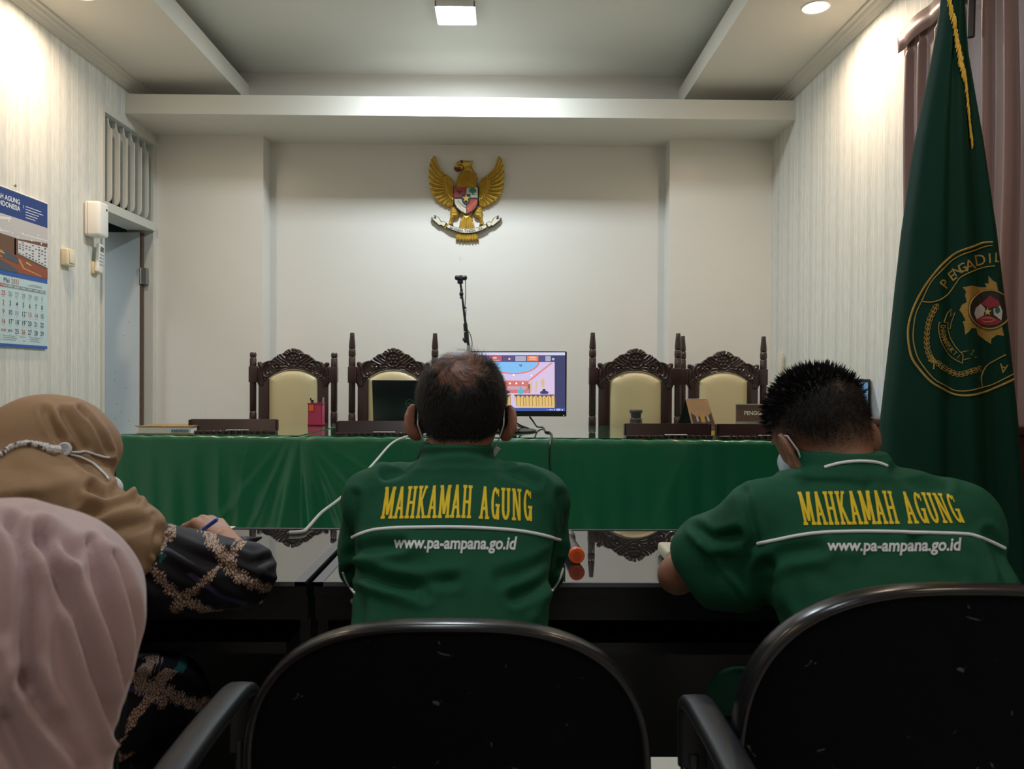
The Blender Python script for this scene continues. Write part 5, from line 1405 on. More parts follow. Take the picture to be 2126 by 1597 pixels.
# ================================================ the man in the middle
def man_one():
    cx = -.092
    t = thing('person', 'man with bald crown in green jacket, seated centre, leaning on the desk', 'person', (cx, 1.25, 0))
    H = HF((-.086, 1.605, 1.122), rot3(0, 0, -22))
    tor = ([.46, .60, .75, .88, .95, 1.00], [cx]*6, [1.20, 1.25, 1.36, 1.465, 1.51, 1.54], [.15, .14, .15, .16, .15, .08], [.10, .10, .10, .10, .085, .06])
    J = dict(neck=(cx, 1.545, .99), torso=tor, sh=[(cx-.165, 1.50, .94), (cx+.165, 1.50, .94)], el=[(cx-.195, 1.70, .795), (cx+.178, 1.70, .795)],
             wr=[(cx-.06, 1.90, .785), (cx+.07, 1.92, .785)], hip=[(cx-.09, 1.22, .55), (cx+.09, 1.22, .55)], kn=[(cx-.12, 1.62, .50), (cx+.12, 1.62, .50)],
             an=[(cx-.12, 1.58, .09), (cx+.12, 1.58, .09)], toe=[(cx-.13, 1.75, .04), (cx+.13, 1.75, .04)])
    skin = skin_mat('skin_brown', (.31, .125, .078))
    def hairmask(V):
        L = H.loc(V); x, y, z = L.T; Vw = np.asarray(V)
        m = np.clip((np.interp(y, [-.13, -.06, -.01, .03, .09], [.118, .100, .045, .015, -.06]) + z)/.010, 0, 1)   # above the hairline
        m *= (np.abs(x) < .095) | (z > .0)
        u = (x-.0)/.066; v = (Vw[:, 2]-1.208)/.070; r = np.sqrt(u*u + v*v*(1 + .3*np.sign(-v)))
        r = r + .10*np.sin(9*np.arctan2(v, u)+1) + .06*np.sin(17*np.arctan2(v, u))
        bald = np.clip((1.05-r)/.35, 0, 1)
        bald = np.maximum(bald, np.clip((.058-np.abs(x))/.02, 0, 1)*np.clip((y+.02)/.03, 0, 1)*(z > .04))
        return m*(1-bald), bald*m, L
    o, V, Q = body('body', J, H, skin, t, (-.42, 1.02, -.01), (.22, 2.14, 1.27), stub=lambda V: np.clip(hairmask(V)[0]*1.3, 0, .97)*(np.asarray(V)[:, 2] > .95) + .5*hairmask(V)[1]*(.6+.4*np.sin(np.asarray(V)[:,0]*160+np.asarray(V)[:,2]*90))*(np.asarray(V)[:, 2] > .95))
    # hair: a short dark mass plus single strands
    N = vnormals(V, Q)
    m, b, L = hairmask(V); hd = V[:, 2] > .98
    sel = np.where(hd & (m > .1))[0]
    # cap of hair under the strands
    F = Field(H.C-.15, H.C+.15, .0035); F.add(ell(H.p(0, -.012, .012), (.0885, .103, .1005), H.R)); F.add(ell(H.p(0, -.012, -.055), (.070, .078, .070), H.R), .03)
    Vc, Qc = F.mesh(); mc, bc, Lc = hairmask(Vc)
    keep = (mc[Qc] > .55).all(1); used = np.unique(Qc[keep]); mp_ = -np.ones(len(Vc), int); mp_[used] = np.arange(len(used))
    Nc = vnormals(Vc, Qc); Vc2 = Vc + Nc*(.006*np.clip((mc-.55)/.3, 0, 1)*np.clip((Lc[:, 2]+.10)/.05, .3, 1) - .002)[:, None]
    Vc2 = wobble(Vc2, Nc, .0012, 120, 3)
    hair = np_obj('hair', Vc2[used], mp_[Qc[keep]], HAIR, t)
    n = 15000; idx = RNG.choice(sel, n, p=m[sel]/m[sel].sum())
    R0 = V[idx] + RNG.normal(0, .0016, (n, 3)); Nn = N[idx]
    whorl = H.p(.0, -.085, .075); D = R0 - whorl; D[:, 2] -= .04; D -= Nn*(D*Nn).sum(1)[:, None]; D /= np.maximum(np.linalg.norm(D, axis=1), 1e-6)[:, None]
    D = D*.9 + Nn*.42 + RNG.normal(0, .16, (n, 3)); D /= np.linalg.norm(D, axis=1)[:, None]
    ln = RNG.uniform(.012, .020, n)*np.clip((H.loc(R0)[:, 2]+.12)/.08, .35, 1)
    strands('hair_strands', R0+Nn*.003, Nn, D, ln, .00055, hair, .25)
    # thin hair over the bald crown
    sel = np.where(hd & (b > .05))[0]; n = 2600; idx = RNG.choice(sel, n)
    R0 = V[idx] + RNG.normal(0, .002, (n, 3)); Nn = N[idx]; ang = np.arctan2(R0[:, 2]-1.205, R0[:, 0]+.08)
    D = np.stack([np.cos(ang+1.2)*1.0, -.2+0*ang, np.sin(ang+1.2)*.6], 1); D -= Nn*(D*Nn).sum(1)[:, None]; D += Nn*.10 + RNG.normal(0, .16, (n, 3)); D /= np.linalg.norm(D, axis=1)[:, None]
    thin = mat('hair_thin', (.018, .010, .007), .4)
    strands('thin_hair', R0, Nn, D, RNG.uniform(.014, .030, n), .00042, hair, .1, thin)
    # jacket
    F = Field((-.42, 1.02, .50), (.24, 1.86, 1.09), .0042)
    F.add(stack([.52, .60, .75, .85, .93, .97, 1.0], [cx]*7, [1.24, 1.26, 1.365, 1.445, 1.50, 1.525, 1.54], [.172, .170, .172, .182, .192, .175, .12], [.135, .135, .130, .125, .110, .090, .06]), 0)
    F.add(cap((cx-.145, 1.515, .938), (cx+.145, 1.515, .938), .056), .04)
    F.add(cap((cx-.10, 1.53, .965), (cx+.10, 1.53, .965), .042), .03)
    for s in (0, 1):
        sg = -1 if s == 0 else 1
        F.add(cap((cx+sg*.163, 1.515, .935), (cx+sg*(.188-.016*s), 1.64, .825), .062, .056-.004*s), .03)
        F.add(cap((cx+sg*(.188-.018*s), 1.56, .835), (cx+sg*(.190-.022*s), 1.60, .785), .055, .050), .03)
    F.add(stack([.985, 1.01, 1.047], [cx]*3, [1.535, 1.545, 1.56], [.086, .076, .070], [.080, .074, .070], 2.0), .022)
    V, Q = F.mesh(); V = relax(V, Q, 2); N = vnormals(V, Q)
    fo = []
    L = [([(735, 1150), (775, 1135), (830, 1132)], -.008, .011), ([(730, 1165), (790, 1165), (870, 1140)], .006, .012), ([(738, 1180), (800, 1205), (880, 1232)], -.008, .011), ([(735, 1200), (790, 1228), (860, 1250)], .005, .012),
         ([(740, 1195), (830, 1212), (940, 1205)], -.006, .010), ([(800, 1190), (880, 1195), (960, 1180)], .005, .014), ([(1165, 1150), (1110, 1180), (1040, 1200)], -.006, .012), ([(1165, 1175), (1120, 1215), (1070, 1240)], -.008, .011), ([(1160, 1195), (1130, 1240), (1110, 1280)], .006, .012),
         ([(860, 955), (835, 975), (800, 985)], -.007, .010), ([(790, 960), (780, 985), (775, 1010)], .004, .012), ([(1045, 975), (1075, 985), (1110, 1000)], -.007, .010), ([(1095, 975), (1125, 990), (1150, 1010)], .005, .010), ([(738, 1030), (732, 1100), (730, 1180)], -.006, .009), ([(1165, 1030), (1172, 1100), (1160, 1180)], -.006, .009),
         ([(870, 945), (950, 938), (1020, 945)], -.004, .007), ([(735, 1185), (745, 1235), (742, 1290)], -.006, .010)]
    fo = [(p, 1.43, a, w) for p, a, w in L]
    V = folds_disp(V, N, fo); V = wobble(V, N, .0024, 26, 8); V = wobble(V, N, .0011, 60, 9)
    sh = np_obj('jacket', V, Q, GREEN, t); B = bvh_of(V, Q)
    embroider('yellow_lettering', serif_word('MAHKAMAH AGUNG'), [(0, (790, 1077), (800, 1011)), (.5, (950, 1075), (955, 1006)), (1, (1108, 1082), (1106, 1017))], 1.40, B, YEL, sh)
    embroider('web_address', norm_text('www.pa-ampana.go.id', .028), [(0, (818, 1137), (818, 1112)), (.5, (945, 1139), (945, 1113)), (1, (1072, 1140), (1074, 1113))], 1.40, B, WHT, sh)
    ribbon_tube(B, [(731, 1116), (760, 1105), (790, 1099), (850, 1096), (950, 1095), (1050, 1100), (1110, 1108), (1162, 1121)], 1.40, .0031, .0008, 'piping', PIP, sh)
    for side, pts in ((0, [(712, 1188), (722, 1212), (738, 1232)]), (1, [(1168, 1180), (1160, 1205), (1146, 1226)])):
        P = on_surf(B, catmull(pts, 6, False), 1.60, .001, 1.3)
        if len(P) > 3: MB().tube(P, .0022, 8).build('cuff_piping', PIP, sh)
    lower(J, TROU, t, (-.42, .98, 0), (.24, 1.85, .75))
    # mask: cloth under the chin and the ear loops
    F = Field(H.C-.16, H.C+.16, .004); F.add(ell(H.p(0, .055, -.060), (.064, .066, .056), H.R)); F.add(cap(H.p(0, .105, -.03), H.p(0, .10, -.09), .028, .026), .02)
    F.add(ell(H.p(0, -.06, -.03), (.2, .095, .2), H.R), .0, cut=True)
    V, Q = F.mesh(); mk = np_obj('face_mask', V, Q, MASKW, t)
    MB().prism([(0, 0), (.016, .014), (.026, .010), (.012, -.010)], W(1014, 941, 1.63), (1, 0, 0), (0, 0, 1), (0, 1, 0), 0, .003).build('mask_corner', MASKW, mk)
    for s in (-1, 1):
        MB().tube([H.p(s*.064, .05, -.03), H.p(s*.082, .012, .0), H.p(s*.088, -.020, -.015), H.p(s*.087, -.026, -.05), H.p(s*.078, -.008, -.075), H.p(s*.06, .05, -.095)], .0016, 8).build('ear_loop', MASKW, mk)
man_one()

# ================================================ the man on the right
def man_two():
    t = thing('person', 'man with spiky black hair in green jacket, seated right, head bowed', 'person', (.67, 1.15, 0))
    H = HF((.615, 1.505, 1.088), rot3(22, -8, -30))
    tor = ([.46, .60, .75, .88, .95, 1.00], [.68, .68, .675, .66, .648, .64], [1.15, 1.19, 1.27, 1.37, 1.42, 1.43], [.16, .15, .15, .14, .12, .07], [.10, .09, .085, .07, .06, .05])
    J = dict(neck=(.640, 1.43, 1.0), torso=tor, sh=[(.470, 1.38, .925), (.820, 1.37, .925)], el=[(.352, 1.545, .785), (.890, 1.58, .795)],
             wr=[(.43, 1.80, .785), (.72, 1.83, .785)], hip=[(.59, 1.16, .55), (.77, 1.16, .55)], kn=[(.50, 1.60, .50), (.82, 1.60, .50)],
             an=[(.50, 1.56, .09), (.82, 1.56, .09)], toe=[(.49, 1.73, .04), (.83, 1.73, .04)])
    skin = skin_mat('skin_tan', (.26, .120, .075))
    def hl(V):
        L = H.loc(V); x, y, z = L.T
        line = np.interp(y, [-.13, -.07, -.02, .02, .05, .095], [-.085, -.085, -.035, -.005, .01, .045])
        return x, y, z, line
    def stub(V):
        x, y, z, line = hl(V); V = np.asarray(V)
        a = np.clip((z-line+.01)/.075, 0, 1)**.8*.93
        a *= (V[:, 2] > .98)*(np.abs(x) < .092)
        return np.where(z > .03, np.maximum(a, .93*(y < .08)), a)
    o, V, Q = body('body', J, H, skin, t, (.24, .95, -.01), (1.02, 2.02, 1.24), w=1.0, stub=stub)
    N = vnormals(V, Q); x, y, z, line = hl(V); hd = (V[:, 2] > 1.0) & (np.abs(x) < .090)
    dens = np.clip((z-line)/.06, 0, 1)*hd*(y < .092)
    top = np.clip((z-.012 + .25*np.clip(y, -.1, .1) + .30*np.clip(x, 0, .1))/.03, 0, 1)
    w1 = dens*top; w1 = w1/w1.sum(); n = 16000
    idx = RNG.choice(len(V), n, p=w1); ncl = 1500; cidx = RNG.choice(len(V), ncl, p=w1); cP = V[cidx]; cD = N[cidx]*1.0 + RNG.normal(0, .16, (ncl, 3)) + np.array([0, .05, .15])
    cD /= np.linalg.norm(cD, axis=1)[:, None]; cL = RNG.uniform(.012, .023, ncl)
    R0 = V[idx] + RNG.normal(0, .0012, (n, 3)); Nn = N[idx]
    dd = ((R0[:, None, :] - cP[None])**2).sum(2); j = dd.argmin(1)
    tip = cP[j] + cD[j]*cL[j][:, None]; D = tip - R0; ln = np.linalg.norm(D, axis=1); D /= ln[:, None]
    F = Field(H.C-.15, H.C+.15, .004); F.add(ell(H.p(0, -.012, .014), (.0885, .1035, .1015), H.R))
    Vc, Qc = F.mesh(); Vc = Vc - vnormals(Vc, Qc)*.0022; xc, yc, zc_, lc = hl(Vc); ok = (zc_ > .030 - .25*np.clip(yc, -.1, .1) - .30*np.clip(xc, 0, .1)) & (yc < .085); keep = ok[Qc].all(1)
    used = np.unique(Qc[keep]); mp_ = -np.ones(len(Vc), int); mp_[used] = np.arange(len(used))
    hair = np_obj('hair', Vc[used], mp_[Qc[keep]], HAIR, t)
    strands('hair_spikes', R0, Nn, D, np.clip(ln, .008, .026), .0005, hair, .0)
    w2 = dens*(1-top*.35); w2 = w2/w2.sum(); n = 20000; idx = RNG.choice(len(V), n, p=w2)
    R0 = V[idx] + RNG.normal(0, .0014, (n, 3)); Nn = N[idx]; D = Nn*.55 + RNG.normal(0, .25, (n, 3)) + np.array([0, 0, -.6]); D /= np.linalg.norm(D, axis=1)[:, None]
    strands('short_hair', R0, Nn, D, RNG.uniform(.003, .008, n)*(.5+dens[idx]), .00035, hair, .1)
    # jacket
    F = Field((.20, .95, .56), (1.04, 1.80, 1.09), .0042)
    F.add(stack([.58, .66, .75, .85, .92, .97, 1.0], [.682, .682, .678, .668, .658, .648, .642], [1.17, 1.20, 1.26, 1.335, 1.38, 1.41, 1.43], [.198, .200, .205, .210, .200, .165, .11], [.145, .145, .140, .130, .115, .09, .06]), 0)
    F.add(cap((.480, 1.395, .925), (.815, 1.385, .918), .066, .066), .04); F.add(cap((.69, 1.41, .970), (.79, 1.39, .940), .050, .054), .035)
    F.add(cap((.555, 1.42, .962), (.735, 1.42, .960), .045, .045), .035)
    F.add(cap((.475, 1.40, .915), (.400, 1.50, .835), .066, .070), .035)
    F.add(cap((.410, 1.49, .84), (.405, 1.47, .795), .068, .056), .03)
    F.add(cap((.515, 1.37, .87), (.445, 1.42, .795), .06, .045), .04)
    a, b_ = W(1394, 1152, 1.50), W(1484, 1270, 1.46); nn = np.array([-.74, .30, -.60]); nn /= np.linalg.norm(nn); mid = (np.array(a)+np.array(b_))/2 + nn*.008
    F.add((lambda X, Y, Z: (-((X-mid[0])*nn[0] + (Y-mid[1])*nn[1] + (Z-mid[2])*nn[2])).astype(np.float32), (.2, 1.2, .6), (.46, 1.8, .95)), .006, cut=True)
    F.add(cap((.825, 1.385, .920), (.880, 1.53, .825), .070, .068), .035)
    F.add(stack([.975, 1.0, 1.046], [.645, .643, .640], [1.415, 1.43, 1.455], [.098, .090, .082], [.088, .080, .074], 2.0), .02)
    V, Q = F.mesh(); V = relax(V, Q, 2); N = vnormals(V, Q)
    L = [([(1590, 1190), (1600, 1250), (1640, 1320)], -.010, .014), ([(1605, 1150), (1660, 1170), (1710, 1150), (1770, 1150)], .006, .016), ([(1600, 1170), (1640, 1150), (1700, 1140)], -.008, .012), ([(1680, 1180), (1690, 1260), (1700, 1330)], .005, .016),
         ([(1545, 1020), (1555, 1070), (1570, 1130)], -.006, .008), ([(1450, 1100), (1480, 1120), (1530, 1112)], -.008, .010), ([(1440, 1108), (1475, 1138), (1540, 1150)], .005, .012), ([(1460, 1130), (1510, 1190), (1550, 1235)], .004, .008),
         ([(1680, 1000), (1760, 1000), (1800, 1010)], -.005, .010), ([(1650, 985), (1720, 990), (1790, 1000)], .004, .008), ([(1900, 1130), (1950, 1180), (1980, 1210)], -.006, .012), ([(1990, 1120), (2040, 1160), (2070, 1210)], .005, .012), ([(2050, 1110), (2075, 1150), (2085, 1210)], -.008, .009),
         ([(1860, 975), (1910, 1005), (1960, 1010)], -.005, .010), ([(1600, 1230), (1620, 1300), (1635, 1370)], .006, .012)]
    V = folds_disp(V, N, [(p, 1.36, a, w) for p, a, w in L]); V = wobble(V, N, .0024, 24, 21); V = wobble(V, N, .0011, 60, 22)
    sh = np_obj('jacket', V, Q, GREEN, t); B = bvh_of(V, Q)
    embroider('yellow_lettering', serif_word('MAHKAMAH AGUNG'), [(0, (1668, 1090), (1654, 1021)), (.5, (1838, 1088), (1822, 1018)), (1, (2006, 1085), (1978, 1025))], 1.29, B, YEL, sh)
    embroider('web_address', norm_text('www.pa-ampana.go.id', .028), [(0, (1718, 1142), (1716, 1119)), (.5, (1855, 1144), (1855, 1118)), (1, (1995, 1142), (1995, 1115))], 1.29, B, WHT, sh)
    ribbon_tube(B, [(1573, 1129), (1610, 1122), (1660, 1112), (1715, 1106), (1800, 1104), (1900, 1106), (1990, 1109), (2020, 1112), (2055, 1124), (2085, 1138)], 1.32, .0030, .0008, 'piping', PIP, sh)
    ribbon_tube(B, [(1712, 971), (1745, 962), (1785, 958), (1820, 961), (1841, 968)], 1.35, .0028, .0012, 'collar_piping', PIP, sh)
    P = on_surf(B, catmull([(1394, 1160), (1392, 1185), (1400, 1212), (1425, 1242), (1455, 1262), (1482, 1268)], 6, False), 1.50, .001, 1.1)
    if len(P) > 3: MB().tube(P, .0024, 8).build('cuff_piping', PIP, sh)
    lower(J, mat('trousers_green', (.010, .085, .048), .75, bump=.3, bscale=300), t, (.30, .92, 0), (1.0, 1.82, .72))
    F = Field(H.C-.16, H.C+.16, .004); F.add(ell(H.p(0, .055, -.060), (.064, .066, .056), H.R)); F.add(cap(H.p(0, .105, -.03), H.p(0, .10, -.09), .030, .028), .02)
    F.add(ell(H.p(0, -.06, -.03), (.2, .095, .2), H.R), .0, cut=True)
    V, Q = F.mesh(); mk = np_obj('face_mask', V, Q, mat('mask_blue', (.40, .52, .62), .6), t)
    for s in (-1, 1):
        MB().tube([H.p(s*.062, .05, -.03), H.p(s*.086, .010, .002), H.p(s*.0935, -.018, -.012), H.p(s*.090, -.022, -.045), H.p(s*.080, -.004, -.075), H.p(s*.062, .050, -.10)], .0017, 8).build('ear_loop', MASKW, mk)
man_two()
# ================================================ the woman writing at the left
def batik():
    m = bpy.data.materials.new('batik_cloth'); m.use_nodes = True; nt = m.node_tree; N = nt.nodes.new; L = nt.links.new
    b = nt.nodes['Principled BSDF']; b.inputs['Roughness'].default_value = .62; b.inputs['Specular IOR Level'].default_value = .25
    tc = N('ShaderNodeTexCoord'); sp = N('ShaderNodeSeparateXYZ'); L(tc.outputs['Object'], sp.inputs[0])
    def lin(a, bb, c, off=0.0):
        o = None
        for k, ax in ((a, 'X'), (bb, 'Y'), (c, 'Z')):
            n = N('ShaderNodeMath'); n.operation = 'MULTIPLY_ADD'; L(sp.outputs[ax], n.inputs[0]); n.inputs[1].default_value = k
            if o is None: n.inputs[2].default_value = off
            else: L(o, n.inputs[2])
            o = n.outputs[0]
        return o
    def op(o, a, bb=None, c=None):
        n = N('ShaderNodeMath'); n.operation = o
        for i, v in enumerate((a, bb, c)):
            if v is None: continue
            if isinstance(v, (int, float)): n.inputs[i].default_value = v
            else: L(v, n.inputs[i])
        return n.outputs[0]
    def band(s, t, half, tooth, per):
        """a band along s with a comb-toothed edge"""
        ph = op('FRACT', op('MULTIPLY', t, per)); st_ = op('MULTIPLY', op('GREATER_THAN', ph, .5), tooth)
        ph2 = op('FRACT', op('MULTIPLY', t, per*.23)); st2 = op('MULTIPLY', op('GREATER_THAN', ph2, .5), tooth*1.2)
        d = op('ABSOLUTE', op('SUBTRACT', op('FRACT', s), .5)); return op('LESS_THAN', op('ADD', op('ADD', d, st_), st2), half)
    t1 = lin(1, .5, -1.1); t2 = lin(1, -.2, .9)
    n = N('ShaderNodeTexNoise'); n.inputs['Scale'].default_value = 7; n.inputs['Detail'].default_value = 1; L(tc.outputs['Object'], n.inputs['Vector'])
    wv = op('MULTIPLY', n.outputs['Fac'], .5)
    b1 = band(op('ADD', lin(7.0, 2.5, 7.5), wv), t1, .135, .035, 95); b2 = band(op('ADD', lin(5.2, 2.0, -6.5, .35), wv), t2, .105, .03, 95)
    gate = op('GREATER_THAN', n.outputs['Fac'], .44); b2 = op('MULTIPLY', b2, gate)
    cream_ = op('MAXIMUM', b1, b2)
    w = N('ShaderNodeTexVoronoi'); w.feature = 'DISTANCE_TO_EDGE'; w.inputs['Scale'].default_value = 190; mp = N('ShaderNodeMapping'); mp.inputs['Scale'].default_value = (1, 1, .6); mp.inputs['Rotation'].default_value = (.3, .7, .5); L(tc.outputs['Object'], mp.inputs[0]); L(mp.outputs[0], w.inputs['Vector'])
    br = op('GREATER_THAN', w.outputs['Distance'], .11)
    tb = band(op('ADD', lin(6.1, 1.0, 3.0, .1), wv), t1, .05, .02, 60); g2 = op('LESS_THAN', n.outputs['Fac'], .46); teal = op('MULTIPLY', tb, g2)
    pb = band(op('ADD', lin(4.1, 3.0, 7.0, .6), wv), t2, .05, .02, 50); g3 = op('GREATER_THAN', n.outputs['Fac'], .56); pur = op('MULTIPLY', pb, g3)
    def mx(f, a, c):
        q = N('ShaderNodeMix'); q.data_type = 'RGBA'; L(f, q.inputs[0])
        for i, v in ((6, a), (7, c)):
            if isinstance(v, tuple): q.inputs[i].default_value = (*v, 1)
            else: L(v, q.inputs[i])
        return q.outputs[2]
    cr = mx(br, (.10, .05, .04), (.50, .36, .27))
    base = mx(teal, (.006, .005, .009), (.015, .085, .085)); base = mx(pur, base, (.05, .035, .11)); col = mx(cream_, base, cr)
    L(col, b.inputs['Base Color']); return m
BATIK = batik()
def drape_folds(V, N, L, d):
    return folds_disp(V, N, [(p, d, a*1.15, w) for p, a, w in L])
def woman_writing():
    t = thing('person', 'woman in brown headscarf and black patterned dress, writing at the left desk', 'person', (-.95, 1.2, 0))
    H = HF((-.884, 1.550, 1.014), rot3(-62, 6, -22))
    J = dict(neck=(-.90, 1.49, .95), torso=([.46, .60, .75, .86, .92], [-.95, -.95, -.925, -.90, -.895], [1.20, 1.23, 1.33, 1.43, 1.47], [.15, .14, .14, .13, .08], [.11, .10, .10, .08, .06]),
             sh=[(-1.05, 1.48, .865), (-.735, 1.44, .865)], el=[(-1.12, 1.68, .80), (-.525, 1.575, .792)], wr=[(-.98, 1.90, .785), (-.645, 1.800, .800)],
             hd=[(.3, 1, 0), (-.72, .60, .36)], hn=[(0, 0, 1), (.40, -.20, .90)],
             hip=[(-1.04, 1.22, .55), (-.86, 1.22, .55)], kn=[(-1.0, 1.64, .52), (-.72, 1.64, .52)], an=[(-1.0, 1.60, .09), (-.74, 1.60, .09)], toe=[(-1.0, 1.77, .04), (-.74, 1.77, .04)])
    skin = skin_mat('skin_light', (.40, .215, .145))
    body('body', J, H, skin, t, (-1.26, 1.0, -.01), (-.42, 2.12, 1.16), h=.0042, ears=False, hands=((.4, .6, .4), (.75, .95, .45)))
    # batik dress: bodice, sleeves, skirt
    F = Field((-1.30, .98, .10), (-.42, 1.98, 1.0), .0055)
    F.add(stack([.40, .50, .62, .75, .86, .93], [-.95, -.95, -.95, -.925, -.90, -.89], [1.18, 1.20, 1.24, 1.33, 1.42, 1.46], [.185, .185, .175, .17, .16, .10], [.15, .14, .135, .13, .11, .08]))
    F.add(cap((-1.05, 1.47, .865), (-.73, 1.43, .868), .062, .064), .04)
    F.add(cap((-.735, 1.44, .862), (-.525, 1.560, .783), .066, .062), .04)
    F.add(cap((-.66, 1.46, .80), (-.56, 1.53, .765), .065, .045), .04)
    F.add(cap((-.525, 1.565, .783), (-.610, 1.750, .782), .056, .036), .02)
    F.add(cap((-.615, 1.76, .792), (-.560, 1.79, .806), .026, .006), .010)
    F.add(cap((-1.05, 1.47, .86), (-1.12, 1.68, .80), .065, .06), .04); F.add(cap((-1.12, 1.68, .80), (-.99, 1.87, .79), .056, .042), .02)
    for a, c in (((-1.04, 1.22, .52), (-1.0, 1.64, .49)), ((-.86, 1.22, .52), (-.72, 1.64, .49))): F.add(cap(a, c, .11, .085), .05)
    F.add(cap((-1.0, 1.66, .48), (-.99, 1.64, .16), .085, .10), .04); F.add(cap((-.74, 1.66, .48), (-.77, 1.64, .16), .085, .10), .06)
    V, Q = F.mesh(); V = relax(V, Q, 2); N = vnormals(V, Q)
    V = wobble(V, N, .0045, 22, 31); V = wobble(V, N, .0022, 55, 32)
    V = drape_folds(V, N, [([(330, 1120), (420, 1160), (520, 1190)], -.006, .010), ([(350, 1150), (430, 1200), (500, 1240)], .006, .012), ([(470, 1150), (520, 1170), (560, 1160)], -.006, .008), ([(480, 1165), (530, 1190), (568, 1200)], .005, .008), ([(300, 1200), (380, 1240), (470, 1260)], -.006, .012)], 1.5)
    V[:, 2] = np.maximum(V[:, 2], np.where((V[:, 1] > 1.600) & (V[:, 2] > .70), .752, 0))
    np_obj('dress', V, Q, BATIK, t)
    # headscarf
    F = Field((-1.24, 1.22, .76), (-.56, 1.76, 1.20), .0042)
    F.add(ell((-.905, 1.545, 1.030), (.133, .118, .112)))
    F.add(ell((-.886, 1.560, 1.018), (.072, .078, .086), np.array(Matrix.Rotation(radians(15), 3, 'Y'))), .04)
    F.add(ell((-.92, 1.47, .93), (.175, .125, .10)), .05)
    F.add(cap((-.87, 1.450, .952), (-.690, 1.440, .893), .072, .056), .045); F.add(cap((-.80, 1.40, .90), (-.70, 1.40, .885), .050, .046), .03)
    F.add(cap((-.74, 1.42, .915), (-.664, 1.41, .865), .040, .034), .03)
    F.add(cap((-.655, 1.395, .872), (-.652, 1.385, .838), .030, .020), .015)
    F.add(cap((-1.0, 1.46, .93), (-1.12, 1.47, .86), .085, .06), .05)
    F.add(stack([.80, .86, .92, .97], [-.965, -.955, -.94, -.93], [1.40, 1.405, 1.42, 1.44], [.165, .175, .17, .14], [.085, .095, .10, .10]), .05)
    F.add(ell(H.p(0, .115, -.022), (.048, .050, .066), H.R), .012, cut=True)      # the face opening
    # the lower hem runs up towards the right shoulder
    F.add((lambda X, Y, Z: ((Z - (.905 + (X+.60)*.36))*.92 + 0*Y).astype(np.float32), (-1.3, 1.2, .7), (-.735, 1.8, .95)), .01, cut=True)
    V, Q = F.mesh(); V = relax(V, Q, 2); N = vnormals(V, Q)
    L = [([(95, 855), (110, 885), (128, 915)], -.006, .008), ([(130, 858), (150, 890), (175, 930)], -.006, .008), ([(150, 850), (185, 890), (215, 950)], .005, .010), ([(165, 850), (200, 890), (222, 940)], -.007, .006),
         ([(185, 870), (215, 905), (232, 955)], .005, .008), ([(110, 860), (135, 895), (150, 920)], .005, .010),
         ([(60, 960), (110, 985), (150, 1010), (190, 1030)], .008, .022), ([(190, 1020), (215, 1030), (250, 1022)], -.014, .011), ([(185, 1045), (215, 1055), (240, 1045), (290, 1030)], .009, .012), ([(160, 1080), (220, 1060), (280, 1040)], -.009, .008),
         ([(180, 1100), (260, 1070), (330, 1085)], .005, .014), ([(110, 1120), (200, 1110), (300, 1085)], -.005, .010), ([(130, 930), (170, 960), (215, 1000), (235, 1015)], -.006, .007), ([(60, 1040), (120, 1060), (150, 1090)], -.007, .016), ([(0, 1000), (60, 1020), (110, 1050)], .006, .02),
         ([(318, 1072), (325, 1100), (322, 1150)], -.004, .006)]
    V = drape_folds(V, N, L, 1.45); V = wobble(V, N, .0022, 26, 41); V = wobble(V, N, .0008, 80, 42)
    SC_ = mat('scarf_brown', (.30, .185, .105), .68, spec=.25, bump=.25, bscale=500, vary=.05, vscale=8)
    sc_o = np_obj('headscarf', V, Q, SC_, t); B = bvh_of(V, Q)
    # mask and its cords
    F = Field(H.C-.16, H.C+.16, .0035)
    F.add(ell(H.p(0, .055, -.060), (.062, .064, .054), H.R)); F.add(cap(H.p(0, .105, -.03), H.p(0, .10, -.085), .026, .024), .02)
    F.add(ell(H.p(0, -.06, -.03), (.2, .095, .2), H.R), .0, cut=True)
    V, Q = F.mesh(); mk = np_obj('face_mask', V, Q, MASKW, t)
    E = W(229, 951, 1.52); E2 = W(238, 985, 1.55)
    P = on_surf(B, catmull([(146, 938), (175, 940), (205, 946), (222, 950)], 8, False), 1.45, .0025); MB().tube(P + [E, W(238, 958, 1.55)], .0022, 8).build('ear_loop', MASKW, mk)
    P = on_surf(B, catmull([(140, 944), (165, 948), (190, 962), (212, 982), (226, 998)], 8, False), 1.45, .0025); MB().tube(P + [W(236, 1008, 1.55)], .0022, 8).build('ear_loop', MASKW, mk)
    c = on_surf(B, [(133, 935)], 1.45, .004)[0]
    bt = mat('button_white', (.66, .67, .72), .3)
    Mx = Matrix.Translation(c) @ Matrix.Rotation(radians(90), 4, 'X') @ Matrix.Rotation(radians(-10), 4, 'X')
    MB().lathe([(.0, -.003), (.0125, -.003), (.0138, .0), (.0132, .003), (.0100, .0038), (.0085, .0022), (.0, .0022)], n=28, M=Mx).build('button', bt, mk)
    hb = MB()
    for a in (-1, 1):
        for b_ in (-1, 1): hb.lathe([(.0, .0024), (.0013, .0024), (.0013, .0028), (.0, .0028)], n=8, M=Mx @ Matrix.Translation((a*.0025, b_*.0025, 0)))
    hb.build('button_hole', mat('seam_grey', (.35, .35, .33), .5), mk)
    pts = catmull([(2, 948), (20, 932), (48, 922), (75, 924), (95, 930), (122, 936)], 10, False); P = on_surf(B, pts, 1.45, .0025)
    ws = [.0045 + .0022*abs(sin(i*.9)) + .0025*max(0, min(1, (i-30)/12)) for i in range(len(P))]
    sm = mat('strap_cloth', (.60, .58, .56), .6)
